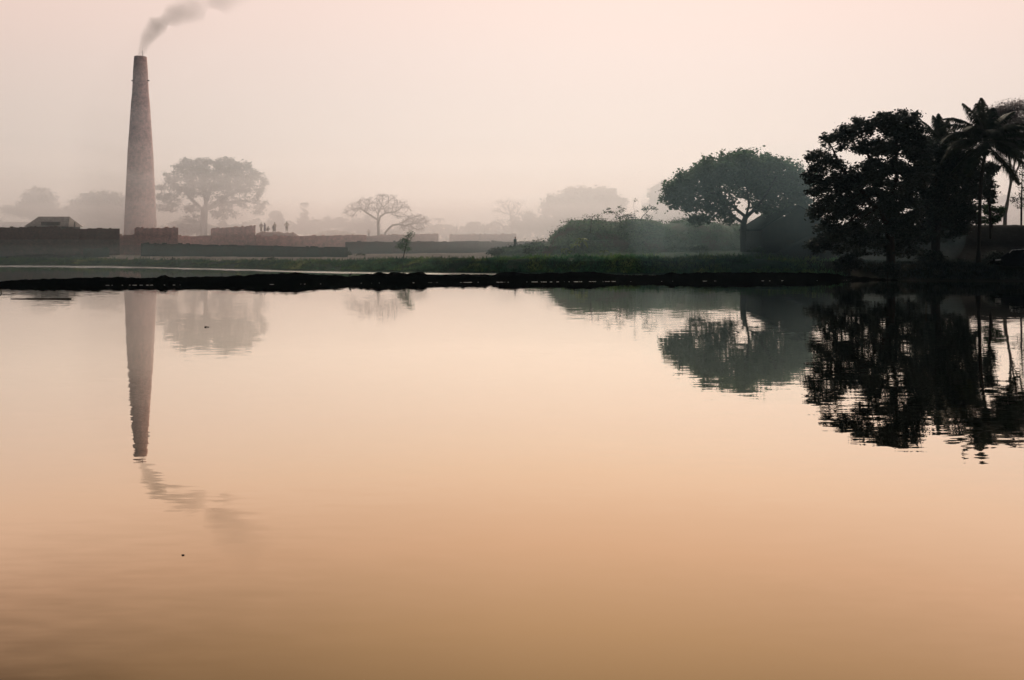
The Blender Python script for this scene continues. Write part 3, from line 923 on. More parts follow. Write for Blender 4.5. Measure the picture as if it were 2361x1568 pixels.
def branches_mesh(P, par, tip, trunk_r, sides=5, expo=2.3):
    n = len(P)
    kids = [[] for _ in range(n)]
    for i in range(n):
        if par[i] >= 0: kids[par[i]].append(i)
    r = np.zeros(n)
    acc = np.zeros(n)
    order = list(range(n))
    # children always have a larger index than parents
    for i in reversed(order):
        acc[i] = max(acc[i], tip ** expo)
        r[i] = acc[i] ** (1 / expo)
        if par[i] >= 0: acc[par[i]] += acc[i]
    k = trunk_r / r[0]
    r = tip + (r - tip) * ((trunk_r - tip) / max(r[0] - tip, 1e-6))
    verts, faces = [], []
    def ring(i, d, rad):
        d = d / (np.linalg.norm(d) + 1e-9)
        a = np.cross(d, [0.31, .95, .05]); a /= np.linalg.norm(a) + 1e-9
        b = np.cross(d, a)
        s = len(verts)
        for k_ in range(sides):
            t = 2 * math.pi * k_ / sides
            verts.append(P[i] + rad * (a * math.cos(t) + b * math.sin(t)))
        return s
    rings = {}
    dirn = {}
    for i in range(n):
        if par[i] < 0:
            d = P[kids[i][0]] - P[i] if kids[i] else np.array([0, 0, 1.])
        else:
            d = P[i] - P[par[i]]
            if kids[i]:
                m_ = max(kids[i], key=lambda c_: r[c_]); d = d + (P[m_] - P[i])
        rings[i] = ring(i, d, r[i])
    for i in range(n):
        if par[i] < 0: continue
        p = par[i]
        main = max(kids[p], key=lambda c_: r[c_])
        if i == main: s0 = rings[p]
        else: s0 = ring(p, P[i] - P[p], min(r[p], r[i] * 1.15))
        s1 = rings[i]
        for k_ in range(sides):
            faces.append((s0 + k_, s0 + (k_ + 1) % sides, s1 + (k_ + 1) % sides, s1 + k_))
    return np.array(verts), np.array(faces), r, kids
def leaf_mesh(C, size, flat=.35, droop=0.0, aspect=.55):
    n = len(C)
    a = rng.normal(0, 1, (n, 3)); a[:, 2] *= flat; a[:, 2] -= droop
    a /= np.linalg.norm(a, axis=1)[:, None]
    b = rng.normal(0, 1, (n, 3)); b -= (b * a).sum(1)[:, None] * a; b /= np.linalg.norm(b, axis=1)[:, None]
    s = size * rng.uniform(.3, 1.0, (n, 1)) ** 1.4 * 1.75
    v = np.stack([C - a * s * .5, C + b * s * aspect * .5, C + a * s * .5, C - b * s * aspect * .5], 1).reshape(-1, 3)
    f = np.arange(4 * n).reshape(n, 4)
    return v, f
def ell_pts(ells, D, n, depth, shell=.0, dshift=0.0):
    w = np.array([e[2] * e[3] * min(e[2], e[3] * 2) for e in ells], float) ** .75
    w /= w.sum()
    out_ = []
    for e, k in zip(ells, rng.multinomial(n, w)):
        q = rng.normal(0, 1, (k, 3)); q /= np.linalg.norm(q, axis=1)[:, None]
        q *= (rng.uniform(shell, 1, (k, 1))) ** (1 / 3)
        c_ = W(e[0], e[1], D)
        rr = MPP(D) * e[2]
        dy = (e[4] if len(e) > 4 else 0)
        out_.append(np.array(c_) + np.stack([q[:, 0] * rr, q[:, 1] * rr * depth + dshift + dy, q[:, 2] * e[3] * MPP(D)], 1))
    return np.vstack(out_)
def SE(l): return [tuple([S(q) for q in e[:4]] + list(e[4:])) for e in l]
def tree(name, label, D, trunk, ells, nleaf, leafsize, trunk_r, bark, leaf, group=None, limbs=(), natt=420, step=.5, kill=.8, tip=.02,
         depth=.8, spread=.35, shell=.2, cat='tree', base_z=None, droop=0.0, flat=.5, infl=40.0, clump=None, sides=5, up=0.0):
    """trunk / limbs: lists of (col,row[,depth offset]); crown: ellipsoids in columns/rows"""
    tw = [W(t[0], t[1], D) + Vector((0, t[2] if len(t) > 2 else 0, 0)) for t in trunk]
    if base_z is None: base_z = th(tw[0].x, D) - .05
    tw[0].z = min(tw[0].z, base_z)
    root = empty(name, (tw[0].x, tw[0].y, base_z))
    o = np.array(root.location)
    tag(root, label, cat, group)
    def densify(pl, st):
        out_ = [pl[0]]
        for a_, b_ in zip(pl, pl[1:]):
            k = max(1, int((b_ - a_).length / st))
            for i in range(1, k + 1): out_.append(a_.lerp(b_, i / k))
        return out_
    tw = densify(tw, step * 1.2)
    starts = [([np.array(t) for t in tw], -1)]
    cnt = len(tw)
    allp = list(tw)
    for lb in limbs:
        lw = [W(t[0], t[1], D) + Vector((0, t[2] if len(t) > 2 else 0, 0)) for t in lb]
        j = min(range(len(allp)), key=lambda q: (allp[q] - lw[0]).length)
        lw = densify([allp[j]] + lw[1:], step * 1.2)[1:]
        starts.append(([np.array(t) for t in lw], j))
        allp += lw
    att = ell_pts(ells, D, natt, depth, shell)
    # the colonising nodes grow only from the upper half of the trunk and the limbs
    P, par = space_colonise(starts, att, step, kill, infl, up=up)
    v, f, r, kids = branches_mesh(P, par, tip, trunk_r, sides=sides)
    if len(v): meshobj('trunk', v - o, f, bark, root, smooth=True)
    if nleaf:
        tips = np.array([i for i in range(len(P)) if r[i] < tip * 2.2 and i >= len(tw)])
        if len(tips) == 0: tips = np.arange(len(P))
        src = np.vstack([P[tips], att])
        if clump: src = src[rng.choice(len(src), min(clump, len(src)), replace=False)]
        wts = rng.uniform(.3, 1, len(src)); wts /= wts.sum()
        C = src[rng.choice(len(src), nleaf, p=wts)] + rng.normal(0, 1, (nleaf, 3)) * np.array([spread, spread, spread * .6])
        C = C[C[:, 2] > base_z + .3]
        v, f = leaf_mesh(C, leafsize, droop=droop, flat=flat)
        meshobj('crown', v - o, f, leaf, root)
    return root

# umbrella-shaped tree right of the middle
tree('umbrella_tree', 'dark green umbrella-shaped tree with a forked trunk, left of the thatched hut', 90,
     [(1715, 584), (1714, 560), (1714, 535), (1715, 515), (1720, 500)],
     [(1700, 395, 95, 30), (1620, 408, 62, 26), (1780, 400, 70, 28), (1575, 430, 42, 24), (1835, 425, 42, 30), (1720, 368, 72, 18), (1600, 452, 66, 24), (1700, 428, 90, 20),
      (1800, 442, 66, 26), (1562, 462, 32, 18), (1612, 478, 40, 12), (1660, 470, 30, 18), (1625, 504, 36, 13), (1675, 500, 22, 18), (1845, 468, 34, 22), (1775, 478, 42, 12), (1655, 376, 50, 12), (1785, 376, 46, 12)],
     36000, .34, .36, M['bark_dark'], M['leaf_rain'],
     limbs=[[(1712, 520), (1690, 498), (1668, 470), (1650, 450, -1)], [(1718, 503), (1695, 480), (1672, 455, 1), (1655, 432, 1)], [(1720, 502), (1735, 488), (1755, 470, 1), (1780, 450, 2)],
            [(1718, 503), (1715, 475, -2), (1705, 440, -3)], [(1722, 500), (1740, 470, -2), (1760, 430, -3)]],
     natt=800, step=.45, kill=.65, spread=.42, depth=.9, infl=30, clump=1500)

# big dark tree on the right
A_E = SE([(2100, 283, 55, 24), (2130, 305, 38, 24), (2065, 300, 30, 20), (2012, 296, 42, 22), (1985, 320, 25, 20), (1945, 332, 24, 20), (1918, 378, 27, 26), (1905, 405, 20, 16),
          (1968, 385, 25, 18), (1985, 350, 20, 12), (1917, 440, 28, 24), (1950, 430, 22, 20), (2045, 345, 40, 20), (2110, 345, 60, 28), (2150, 350, 32, 34), (2000, 440, 50, 30), (2045, 400, 46, 30),
          (2100, 420, 60, 46), (1960, 480, 46, 26), (2040, 480, 60, 34), (2110, 490, 56, 36), (1970, 520, 44, 18), (2050, 530, 60, 20), (2125, 530, 46, 26), (1945, 555, 30, 16, -1), (2020, 565, 40, 12, -1), (1925, 500, 24, 22, 1), (1930, 575, 34, 14, 1), (2080, 570, 50, 14, 1), (2150, 560, 40, 20, 1), (2150, 400, 36, 40), (1965, 430, 34, 26), (1960, 545, 40, 26, 1), (2000, 590, 40, 14, 1), (2130, 590, 46, 12, 1), (2040, 545, 50, 20, 1)])
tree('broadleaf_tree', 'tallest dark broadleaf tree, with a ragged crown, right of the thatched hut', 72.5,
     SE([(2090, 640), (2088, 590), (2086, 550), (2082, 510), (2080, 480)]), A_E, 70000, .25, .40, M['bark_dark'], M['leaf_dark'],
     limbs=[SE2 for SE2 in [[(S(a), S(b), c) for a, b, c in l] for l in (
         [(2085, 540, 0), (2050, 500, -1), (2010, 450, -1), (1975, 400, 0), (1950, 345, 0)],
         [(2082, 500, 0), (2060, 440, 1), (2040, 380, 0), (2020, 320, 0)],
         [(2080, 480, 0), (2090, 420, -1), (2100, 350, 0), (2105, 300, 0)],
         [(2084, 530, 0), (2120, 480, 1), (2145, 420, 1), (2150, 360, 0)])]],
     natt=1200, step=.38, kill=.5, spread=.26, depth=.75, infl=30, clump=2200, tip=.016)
B_E = SE([(2195, 372, 40, 26), (2235, 352, 30, 18), (2180, 420, 45, 36), (2240, 405, 46, 34), (2205, 470, 50, 34), (2262, 440, 30, 30), (2255, 480, 32, 26), (2165, 490, 30, 34), (2215, 510, 44, 12), (2285, 430, 18, 26),
          (2168, 350, 26, 26), (2170, 540, 30, 24), (2215, 400, 50, 40), (2230, 540, 30, 14), (2255, 385, 34, 20), (2260, 515, 30, 14)])
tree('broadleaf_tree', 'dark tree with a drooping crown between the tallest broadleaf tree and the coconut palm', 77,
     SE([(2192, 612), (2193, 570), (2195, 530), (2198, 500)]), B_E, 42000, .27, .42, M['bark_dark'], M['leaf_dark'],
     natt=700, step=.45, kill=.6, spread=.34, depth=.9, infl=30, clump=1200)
tree('broadleaf_tree', 'slim dark tree with hanging leaves just right of the coconut palm trunk', 78.5,
     SE([(2322, 560), (2320, 500), (2318, 470)]), SE([(2316, 430, 15, 26), (2322, 395, 14, 14), (2300, 450, 14, 16), (2322, 462, 10, 14)]), 4200, .22, .12, M['bark_dark'], M['leaf_dark'],
     natt=120, step=.3, kill=.4, spread=.18, clump=170, tip=.012, base_z=4.6)
tree('shrub', 'leafy dark shrub on the embankment between palm trunk and pale-barked tree', 80.5,
     SE([(2325, 532), (2326, 515), (2328, 500)]), SE([(2318, 492, 14, 12), (2335, 500, 14, 12), (2347, 494, 8, 8), (2330, 515, 14, 8), (2300, 515, 12, 8), (2285, 505, 10, 10)]), 3600, .20, .07, M['bark_dark'], M['leaf_shrub'],
     natt=110, step=.25, kill=.35, spread=.15, clump=130, tip=.01, base_z=4.7, cat='shrub')
tree('eucalyptus_tree', 'tall thin pale-barked tree with wispy foliage behind the coconut palm', 89,
     SE([(2353, 540), (2356, 500), (2362, 470), (2370, 430), (2372, 400)]),
     SE([(2350, 250, 16, 14), (2378, 252, 20, 16), (2400, 250, 20, 22), (2360, 280, 30, 20), (2395, 290, 34, 24), (2345, 315, 26, 18), (2385, 330, 36, 22), (2410, 345, 26, 26), (2370, 350, 30, 16), (2430, 300, 26, 40), (2350, 285, 30, 30), (2372, 268, 34, 20), (2390, 320, 40, 40), (2362, 335, 34, 20), (2335, 268, 22, 22), (2340, 300, 24, 24), (2355, 262, 26, 16)]),
     30000, .15, .20, M['bark_pale'], M['leaf_wisp'],
     limbs=[[(S(2362), S(470), 0), (S(2382), S(430), 1), (S(2392), S(380), 0), (S(2400), S(330), 0)], [(S(2360), S(480), 0), (S(2356), S(430), -1), (S(2354), S(380), -1), (S(2352), S(310), 0)],
            [(S(2370), S(430), 0), (S(2378), S(380), 0), (S(2385), S(330), 0)]],
     natt=520, step=.4, kill=.6, spread=.38, clump=900, tip=.014, base_z=1.7)
tree('thin_tree', 'thin dark trunk with fine twigs at the right edge of the photo', 86,
     SE([(2393, 540), (2394, 490), (2395, 430), (2396, 400)]), SE([(2400, 440, 16, 30), (2388, 470, 14, 20), (2412, 470, 16, 20), (2400, 400, 14, 20)]), 1300, .16, .10, M['bark_dark'], M['leaf_palm'],
     natt=120, step=.3, kill=.45, spread=.2, tip=.012, base_z=1.7)

# big hazy trees beyond the brickfield
G_FAR = 'hazy trees beyond the brickfield'
tree('spreading_tree', 'big hazy umbrella-crowned tree just right of the chimney', 166,
     SE([(476, 556), (477, 520), (478, 495), (482, 480)]),
     SE([(500, 382, 62, 15), (445, 400, 48, 17), (560, 403, 48, 15), (500, 410, 80, 20), (595, 425, 34, 12), (612, 437, 24, 8), (400, 425, 26, 9), (385, 437, 20, 6), (440, 430, 50, 14), (540, 430, 60, 15),
         (590, 452, 34, 12), (390, 462, 30, 8), (440, 458, 40, 12), (610, 480, 22, 10), (585, 480, 26, 12), (395, 485, 28, 9), (450, 488, 34, 10), (520, 470, 40, 16), (530, 500, 26, 20), (600, 503, 20, 6), (440, 510, 22, 8), (560, 505, 10, 8), (500, 398, 96, 20), (450, 386, 40, 12), (555, 390, 42, 12), (418, 410, 42, 12), (588, 412, 34, 11), (500, 440, 96, 18), (500, 372, 36, 7)]),
     30000, .38, .75, M['bark'], M['leaf_far'],
     limbs=[[(S(478), S(500), 0), (S(455), S(470), -1), (S(430), S(445), 0), (S(405), S(430), 0)], [(S(480), S(485), 0), (S(470), S(450), 2), (S(460), S(415), 2)], [(S(482), S(482), 0), (S(500), S(450), -2), (S(515), S(415), -2)],
            [(S(480), S(490), 0), (S(515), S(465), 1), (S(550), S(445), 2), (S(585), S(430), 1)], [(S(482), S(495), 0), (S(530), S(475), -1), (S(570), S(470), 0)]],
     natt=620, step=.7, kill=1.0, spread=.42, depth=.7, infl=60, clump=720, tip=.045, group=G_FAR)
tree('spreading_tree', 'hazy lone tree with a lumpy crown at the far left above the faint wall', 235,
     SE([(78, 560), (80, 520), (82, 500)]), SE([(90, 457, 30, 16), (70, 465, 20, 14), (110, 470, 22, 14), (60, 485, 30, 12), (35, 492, 22, 8), (105, 495, 34, 14), (75, 500, 34, 12), (140, 500, 16, 8)]),
     11000, .6, .7, M['bark'], M['leaf_far'], natt=260, step=1.0, kill=1.5, spread=.7, infl=80, tip=.06, group=G_FAR, clump=330)
tree('spreading_tree', 'hazy rounded tree immediately left of the chimney', 225,
     SE([(240, 560), (240, 525), (240, 505)]), SE([(240, 465, 46, 15), (200, 485, 40, 14), (270, 478, 44, 18), (230, 495, 70, 20), (300, 490, 34, 20), (170, 497, 20, 10), (250, 515, 80, 14)]),
     20000, .60, .8, M['bark'], M['leaf_far'], natt=300, step=1.0, kill=1.5, spread=.8, infl=80, tip=.06, group=G_FAR)
tree('spreading_tree', 'widest hazy dome-shaped tree behind the left end of the grassy mound', 215,
     SE([(1380, 565), (1380, 530), (1380, 505)]),
     SE([(1370, 450, 55, 14), (1400, 462, 55, 16), (1330, 465, 45, 14), (1300, 480, 38, 12), (1280, 484, 24, 5), (1440, 480, 32, 14), (1380, 485, 80, 22), (1330, 505, 60, 20), (1420, 510, 50, 26), (1260, 525, 40, 16), (1360, 530, 110, 18), (1215, 525, 26, 14), (1235, 508, 18, 8), (1380, 472, 84, 24), (1382, 450, 60, 15), (1320, 485, 50, 18)]),
     34000, .62, .9, M['bark'], M['leaf_far'], natt=420, step=1.0, kill=1.4, spread=.75, infl=80, tip=.06, group=G_FAR)
tree('spreading_tree', 'hazy tree half hidden behind the left side of the umbrella-shaped tree', 195,
     SE([(1600, 565), (1600, 530), (1600, 505)]), SE([(1570, 442, 36, 20), (1600, 450, 45, 22), (1545, 455, 26, 14), (1540, 478, 24, 18), (1600, 485, 70, 30), (1560, 510, 50, 20), (1640, 510, 60, 24)]),
     20000, .55, .8, M['bark'], M['leaf_far'], natt=320, step=1.0, kill=1.4, spread=.7, infl=80, tip=.06, group=G_FAR)
tree('spreading_tree', 'hazy tree low behind the palm and pale-barked tree at the far right', 190,
     SE([(2345, 560), (2345, 530), (2345, 505)]), SE([(2340, 470, 34, 20), (2375, 480, 34, 20), (2310, 495, 34, 20), (2360, 510, 60, 22), (2400, 500, 40, 20), (2240, 520, 60, 14)]),
     15000, .5, .7, M['bark'], M['leaf_far'], natt=260, step=1.0, kill=1.4, spread=.7, infl=80, tip=.06, group=G_FAR)
tree('round_tree', 'small egg-shaped hazy tree behind the standing people', 215,
     SE([(647, 560), (647, 535), (647, 522)]), SE([(646, 505, 12, 10), (648, 520, 16, 14), (650, 532, 12, 10)]), 5000, .42, .25, M['bark'], M['leaf_far'], natt=90, step=.8, kill=1.2, spread=.35, tip=.05, group=G_FAR)
tree('creeper_tree', 'narrow hazy tree trunk wrapped in creepers, like a tower, left of the clay heap', 235,
     SE([(716, 560), (715, 520), (714, 495), (713, 480)]), SE([(713, 480, 8, 5), (714, 495, 7, 14), (715, 515, 8, 16), (712, 530, 18, 14), (733, 525, 10, 12), (695, 538, 16, 9), (740, 538, 14, 10)]),
     8000, .45, .35, M['bark'], M['leaf_far'], natt=140, step=.8, kill=1.2, spread=.32, tip=.05, group=G_FAR)
for i, (a_, b_, c_, d_, lab) in enumerate([(768, 520, 14, 13, 'low hazy tree just right of the tower-like creeper tree'), (797, 522, 18, 14, 'low hazy tree over the top of the clay heap'),
                                           (838, 524, 20, 14, 'low hazy tree behind the left arm of the bare spreading tree'), (868, 520, 20, 18, 'low hazy tree behind the trunk of the bare spreading tree'),
                                           (1110, 535, 22, 9, 'low hazy bush above the pale flat-topped brick block'), (430, 533, 12, 7, 'low hazy bush between chimney and big spreading tree'), (462, 534, 14, 8, 'low hazy bush touching the trunk of the big spreading tree')]):
    tree('small_tree', lab, 240 if i < 5 else 172, SE([(a_, 560), (a_, b_ + d_), (a_ + 1, b_)]), SE([(a_, b_, c_, d_), (a_ - c_ * .5, b_ + d_ * .5, c_ * .7, d_ * .6), (a_ + c_ * .6, b_ + d_ * .4, c_ * .6, d_ * .6)]),
         1500, .45, .2, M['bark'], M['leaf_far'], natt=80, step=.8, kill=1.2, spread=.45, tip=.05, group=G_FAR)
# bare trees
tree('bare_spreading_tree', 'almost leafless flat-crowned tree with a curved low branch, above the pale wall', 150,
     SE([(887, 556), (887, 540), (886, 525), (885, 515)]),
     SE([(905, 462, 26, 6), (870, 470, 32, 8), (840, 478, 24, 7), (822, 490, 16, 7), (880, 485, 40, 9), (925, 475, 30, 7), (945, 487, 22, 6), (850, 492, 20, 6), (910, 490, 26, 8), (935, 505, 18, 8), (825, 505, 12, 5), (805, 500, 10, 4), (958, 497, 12, 4), (895, 457, 14, 3)]),
     3600, .18, .27, M['bark_pale'], M['leaf_wisp'],
     limbs=[[(S(886), S(518), 0), (S(874), S(508), 0), (S(858), S(498), 0), (S(848), S(490), 0)], [(S(885), S(515), 0), (S(884), S(500), 1), (S(890), S(488), 1)], [(S(886), S(520), 0), (S(893), S(508), -1), (S(905), S(500), -1), (S(925), S(497), 0)]],
     natt=900, step=.4, kill=.5, spread=.22, depth=1.1, infl=40, tip=.026, up=.05)
tree('bare_spreading_tree', 'low leaning bare branch-like tree at the right foot of the flat-crowned bare tree', 149,
     SE([(898, 556), (903, 545), (912, 535), (920, 528), (935, 526), (948, 530)]),
     SE([(975, 508, 26, 6), (985, 520, 20, 8), (960, 520, 22, 9), (955, 535, 18, 7), (985, 535, 12, 8), (995, 528, 8, 6)]),
     1500, .18, .19, M['bark_pale'], M['leaf_wisp'], natt=420, step=.4, kill=.5, spread=.22, depth=1.0, infl=12, tip=.024)
tree('bare_tree', 'hazy leafless tree with upright fan of branches above the person in the red cap', 205,
     SE([(1201, 562), (1201, 545), (1200, 530), (1199, 520)]),
     SE([(1195, 480, 26, 14), (1172, 476, 12, 8), (1222, 476, 14, 10), (1185, 495, 22, 10), (1212, 497, 18, 10), (1162, 495, 14, 6)]),
     500, .3, .30, M['bark'], M['leaf_far'], natt=420, step=.7, kill=.8, spread=.4, infl=60, tip=.05, group=G_FAR, up=.4)
tree('bare_tree', 'small hazy leafless tree leaning left beside the upright bare tree', 207,
     SE([(1188, 562), (1185, 545), (1180, 532)]), SE([(1165, 520, 16, 7), (1178, 515, 12, 6), (1150, 528, 14, 5)]),
     150, .4, .3, M['bark'], M['leaf_far'], natt=110, step=.8, kill=1.1, spread=.5, infl=60, tip=.06, group=G_FAR)
# saplings and shrubs near the bank
tree('sapling', 'small feathery leaning sapling on the bank in front of the greenish wall', 92,
     SE([(944, 603), (948, 590), (953, 572), (958, 552)]), SE([(962, 549, 10, 7), (955, 558, 11, 8), (948, 567, 13, 9), (943, 576, 15, 8), (952, 584, 11, 6), (934, 579, 8, 5)]),
     1900, .11, .05, M['bark_dark'], M['leaf_sap'], natt=190, step=.2, kill=.25, spread=.16, tip=.008, limbs=[])
tree('sapling', 'thin bent leafless sapling on the left part of the grassy mound', 98,
     SE([(1382, 555), (1385, 530), (1386, 515), (1391, 506)]), SE([(1397, 505, 8, 3), (1380, 507, 10, 2), (1403, 513, 3, 4), (1370, 505, 5, 1.5)]), 60, .16, .05, M['bark_dark'], M['leaf_shrub'],
     natt=40, step=.2, kill=.3, spread=.12, tip=.010, base_z=3.2)
for lb, tr, el_, nl in (('sparse sapling arching left from the top of the grassy mound', [(1462, 524), (1452, 510), (1440, 500)], [(1425, 495, 10, 8), (1418, 498, 6, 6), (1440, 498, 8, 5), (1455, 490, 8, 8), (1450, 512, 14, 6)], 420),
                        ('upright sapling with a bare tip in the middle of the mound top', [(1491, 524), (1488, 500), (1484, 478), (1487, 470)], [(1489, 468, 6, 6), (1470, 510, 14, 9), (1492, 500, 4, 8), (1482, 508, 10, 7)], 330),
                        ('sparse sapling arching right from the top of the grassy mound', [(1494, 524), (1505, 508), (1517, 497)], [(1512, 488, 10, 6), (1528, 487, 12, 6), (1540, 495, 6, 6), (1518, 510, 8, 8)], 380)):
    tree('sapling', lb, 101, SE(tr), SE(el_), nl, .17, .05, M['bark_dark'], M['leaf_shrub'], natt=70, step=.2, kill=.3, spread=.12, tip=.010, base_z=4.9, group='saplings on top of the mound')
for a_, b_, w_, h_, D_, lab in ((640, 612, 24, 12, 99, 'dark bush on the bank below the mossy wall'), (405, 612, 10, 7, 103, 'small dark weed clump near the middle of the mossy wall'),
                                (845, 600, 20, 6, 112, 'low bush on the sandy flat right of the mossy wall'), (820, 597, 6, 8, 114, 'small pale bush against the right end of the mossy wall'),
                                (1165, 590, 26, 12, 100, 'tangled pale green bush left of the person in the red cap'), (1240, 586, 12, 10, 95, 'dark pointed bush at the left foot of the grassy mound'),
                                (1775, 590, 22, 14, 86, 'dim bush at the left corner of the thatched hut'), (1640, 585, 26, 14, 93, 'dark bush below the umbrella-shaped tree, left of its trunk'),
                                (1990, 612, 34, 18, 72, 'dark bush at the water edge beneath the tallest broadleaf tree'), (2080, 626, 34, 12, 71, 'dark low bush at the foot of the tallest broadleaf tree trunk'), (2180, 600, 40, 16, 76, 'dark bush at the foot of the drooping dark tree'),
                                (2330, 600, 26, 12, 75, 'dark bush behind the covered heap at the right edge')):
    dk_ = b_ > 599 and a_ > 1900
    tree('bush', lab, D_, SE([(a_, b_ + h_), (a_, b_ + h_ * .5), (a_, b_)]), SE([(a_, b_, w_ * .7, h_ * .8), (a_ - w_ * .5, b_ + h_ * .3, w_ * .5, h_ * .6), (a_ + w_ * .5, b_ + h_ * .35, w_ * .5, h_ * .6)]),
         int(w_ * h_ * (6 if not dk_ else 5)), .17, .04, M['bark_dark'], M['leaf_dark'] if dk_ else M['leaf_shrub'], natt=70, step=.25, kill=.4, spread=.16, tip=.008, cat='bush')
# bright broad-leaved plants at the foot of the mound
def arch_plant(label, col, row, D, h, n, m, group):
    b = WS(col, row, D)
    z0 = b.z
    root = empty('banana_plant', (b.x, D, z0)); tag(root, label, 'plant', group)
    st = MB().tube([(0, 0, -.3), (0, 0, h * .45)], [.09, .05], n=6); st.build('stem', M['leaf_shrub'], root)
    for i in range(n):
        az_ = random.uniform(0, 6.28); L_ = h * random.uniform(.7, 1.1); lift = random.uniform(.3, 1.0)
        lf = MB(); prev = None
        for k in range(8):
            t = k / 7
            rr_ = L_ * t * .8; z = h * .4 + L_ * lift * t - L_ * .9 * t * t
            w = .17 * h / 1.2 * math.sin(math.pi * min(1, t * .92 + .06)) + .01
            c_ = Vector((math.cos(az_) * rr_, math.sin(az_) * rr_, z)); s_ = Vector((-math.sin(az_), math.cos(az_), .25)) * w
            lf.v += [c_ - s_, c_ + s_ * .1 - Vector((0, 0, .03)), c_ + s_]
            if k:
                q_ = len(lf.v) - 6
                lf.f += [[q_, q_ + 1, q_ + 4, q_ + 3], [q_ + 1, q_ + 2, q_ + 5, q_ + 4]]
        lf.build('leaf', m, root, smooth=True)
for c_, r_, D_, h_, lab in ((1364, 577, 95.5, 1.5, 'tallest of the bright green broad-leaved plants on the mound foot'), (1346, 587, 94.5, 1.3, 'bright green broad-leaved plant, second from the right on the mound foot'),
                            (1321, 594, 94, 1.0, 'leftmost bright broad-leaved plant on the mound foot'), (1334, 596, 93.6, .8, 'smallest bright plant between two larger ones on the mound foot'),
                            (1416, 597, 93.5, .9, 'bright plant standing alone right of the others on the mound foot')):
    arch_plant(lab, c_, r_, D_, h_, 9, M['leaf_bright'], 'bright broad-leaved plants on the mound foot')

# palms
def frond(root, org, az_, elev, L_, curl, leafm, nl=46, wl=.75, twist=0.0, droop=1.0):
    pts, N_ = [], 22
    p = Vector(org); e = elev
    ds = L_ / N_
    for k in range(N_ + 1):
        pts.append(p.copy())
        p = p + Vector((math.cos(az_) * math.cos(e), math.sin(az_) * math.cos(e), math.sin(e))) * ds
        e -= curl / N_ * (.5 + k / N_)
    mb = MB().tube(pts, [.035 * (1 - k / N_ * .85) for k in range(N_ + 1)], n=4)
    side = Vector((-math.sin(az_), math.cos(az_), 0))
    for k in range(nl):
        t = .14 + .86 * k / (nl - 1)
        i = min(N_ - 1, int(t * N_)); q_ = pts[i].lerp(pts[i + 1], t * N_ - i)
        tg = (pts[i + 1] - pts[i]).normalized()
        ln_ = wl * (math.sin(math.pi * (t * .86 + .12)) ** .7) * random.uniform(.7, 1.15)
        for s in (-1, 1):
            d0 = (side * s * .9 + tg * .5 + Vector((0, 0, -.12 + random.uniform(-.2, .16)))).normalized()
            d1 = (d0 + Vector((0, 0, -1.2 * droop))).normalized()
            a_, b_ = q_, q_ + d0 * ln_ * .5
            c_ = b_ + d1 * ln_ * .55
            w = tg * .034
            n = len(mb.v)
            mb.v += [a_ - w * .7, a_ + w * .7, b_ + w, b_ - w, c_]
            mb.f += [[n, n + 1, n + 2, n + 3], [n + 3, n + 2, n + 4]]
    mb.build('frond', leafm, root)
def palm(label, D, base, mids, top, fr, trunk_r, base_z=None, group=None, leafm=None, wl=.75, tr_mat=None, nl=125):
    pw = [WS(*base, D)] + [WS(*q_, D) for q_ in mids] + [WS(*top, D)]
    root = empty('coconut_palm', (pw[0].x, D, base_z if base_z is not None else th(pw[0].x, D)))
    tag(root, label, 'palm tree', group)
    o = Vector(root.location)
    pw = [q_ - o for q_ in pw]; pw[0].z = -.1
    fine = []
    for a_, b_ in zip(pw, pw[1:]):
        for k in range(14): fine.append(a_.lerp(b_, k / 14))
    fine.append(pw[-1])
    n = len(fine)
    MB().tube(fine, [trunk_r * (1.35 - .55 * min(1, k / (n * .15)) if k < n * .15 else .8 - .2 * k / n) * (1 + (.06 if k % 2 else 0)) for k in range(n)], n=10).build('trunk', tr_mat or M['bark_dark'], root, smooth=True)
    for az_, el_, L_, cu in fr:
        frond(root, pw[-1] + Vector((0, 0, random.uniform(-.1, .15))), R(az_), R(el_), L_, R(cu), leafm or M['leaf_palm'], wl=wl, nl=nl)
    nb = MB()
    for k in range(6):
        an = k * 1.05
        nb.blob(pw[-1] + Vector((math.cos(an) * .28, math.sin(an) * .28, -.28 - .08 * (k % 2))), (.13, .13, .16), n=8, m=6)
    nb.build('coconuts', M['wood'], root, smooth=True)
    return root
# azimuth: 0 = right, 90 = away, 180 = left, 270 = towards the camera
palm('coconut palm with long drooping fronds and a slender trunk, tallest of the palms', 73.5, (2293, 622), [(2294, 575), (2296, 520), (2297, 460), (2302, 400), (2308, 365)], (2311, 338),
     [(100, 88, 4.4, 14), (95, 80, 4.2, 20), (170, 78, 4.4, 40), (10, 70, 4.4, 62), (165, 58, 4.8, 100), (185, 46, 5.2, 118), (20, 52, 4.8, 95), (350, 34, 5.4, 105), (358, 8, 6.2, 60), (352, -8, 6.2, 50), (195, 24, 5.2, 105), (170, 8, 4.8, 90),
      (250, 42, 4.6, 110), (300, 50, 4.6, 110), (280, 10, 4.4, 85), (60, 44, 4.8, 105), (120, 42, 4.8, 105), (90, 12, 4.6, 90), (340, -20, 5.2, 50), (210, -22, 4.6, 50), (5, -35, 5.0, 35), (40, 80, 3.8, 36), (330, -48, 4.4, 20),
      (150, 66, 4.6, 80), (215, 50, 4.6, 105), (140, 22, 4.8, 90), (30, 26, 5.0, 95), (200, -45, 3.8, 25), (160, -30, 4.0, 35), (320, 20, 4.8, 90), (240, 15, 4.4, 90), (0, 60, 5.0, 110)],
     .20, wl=1.3)
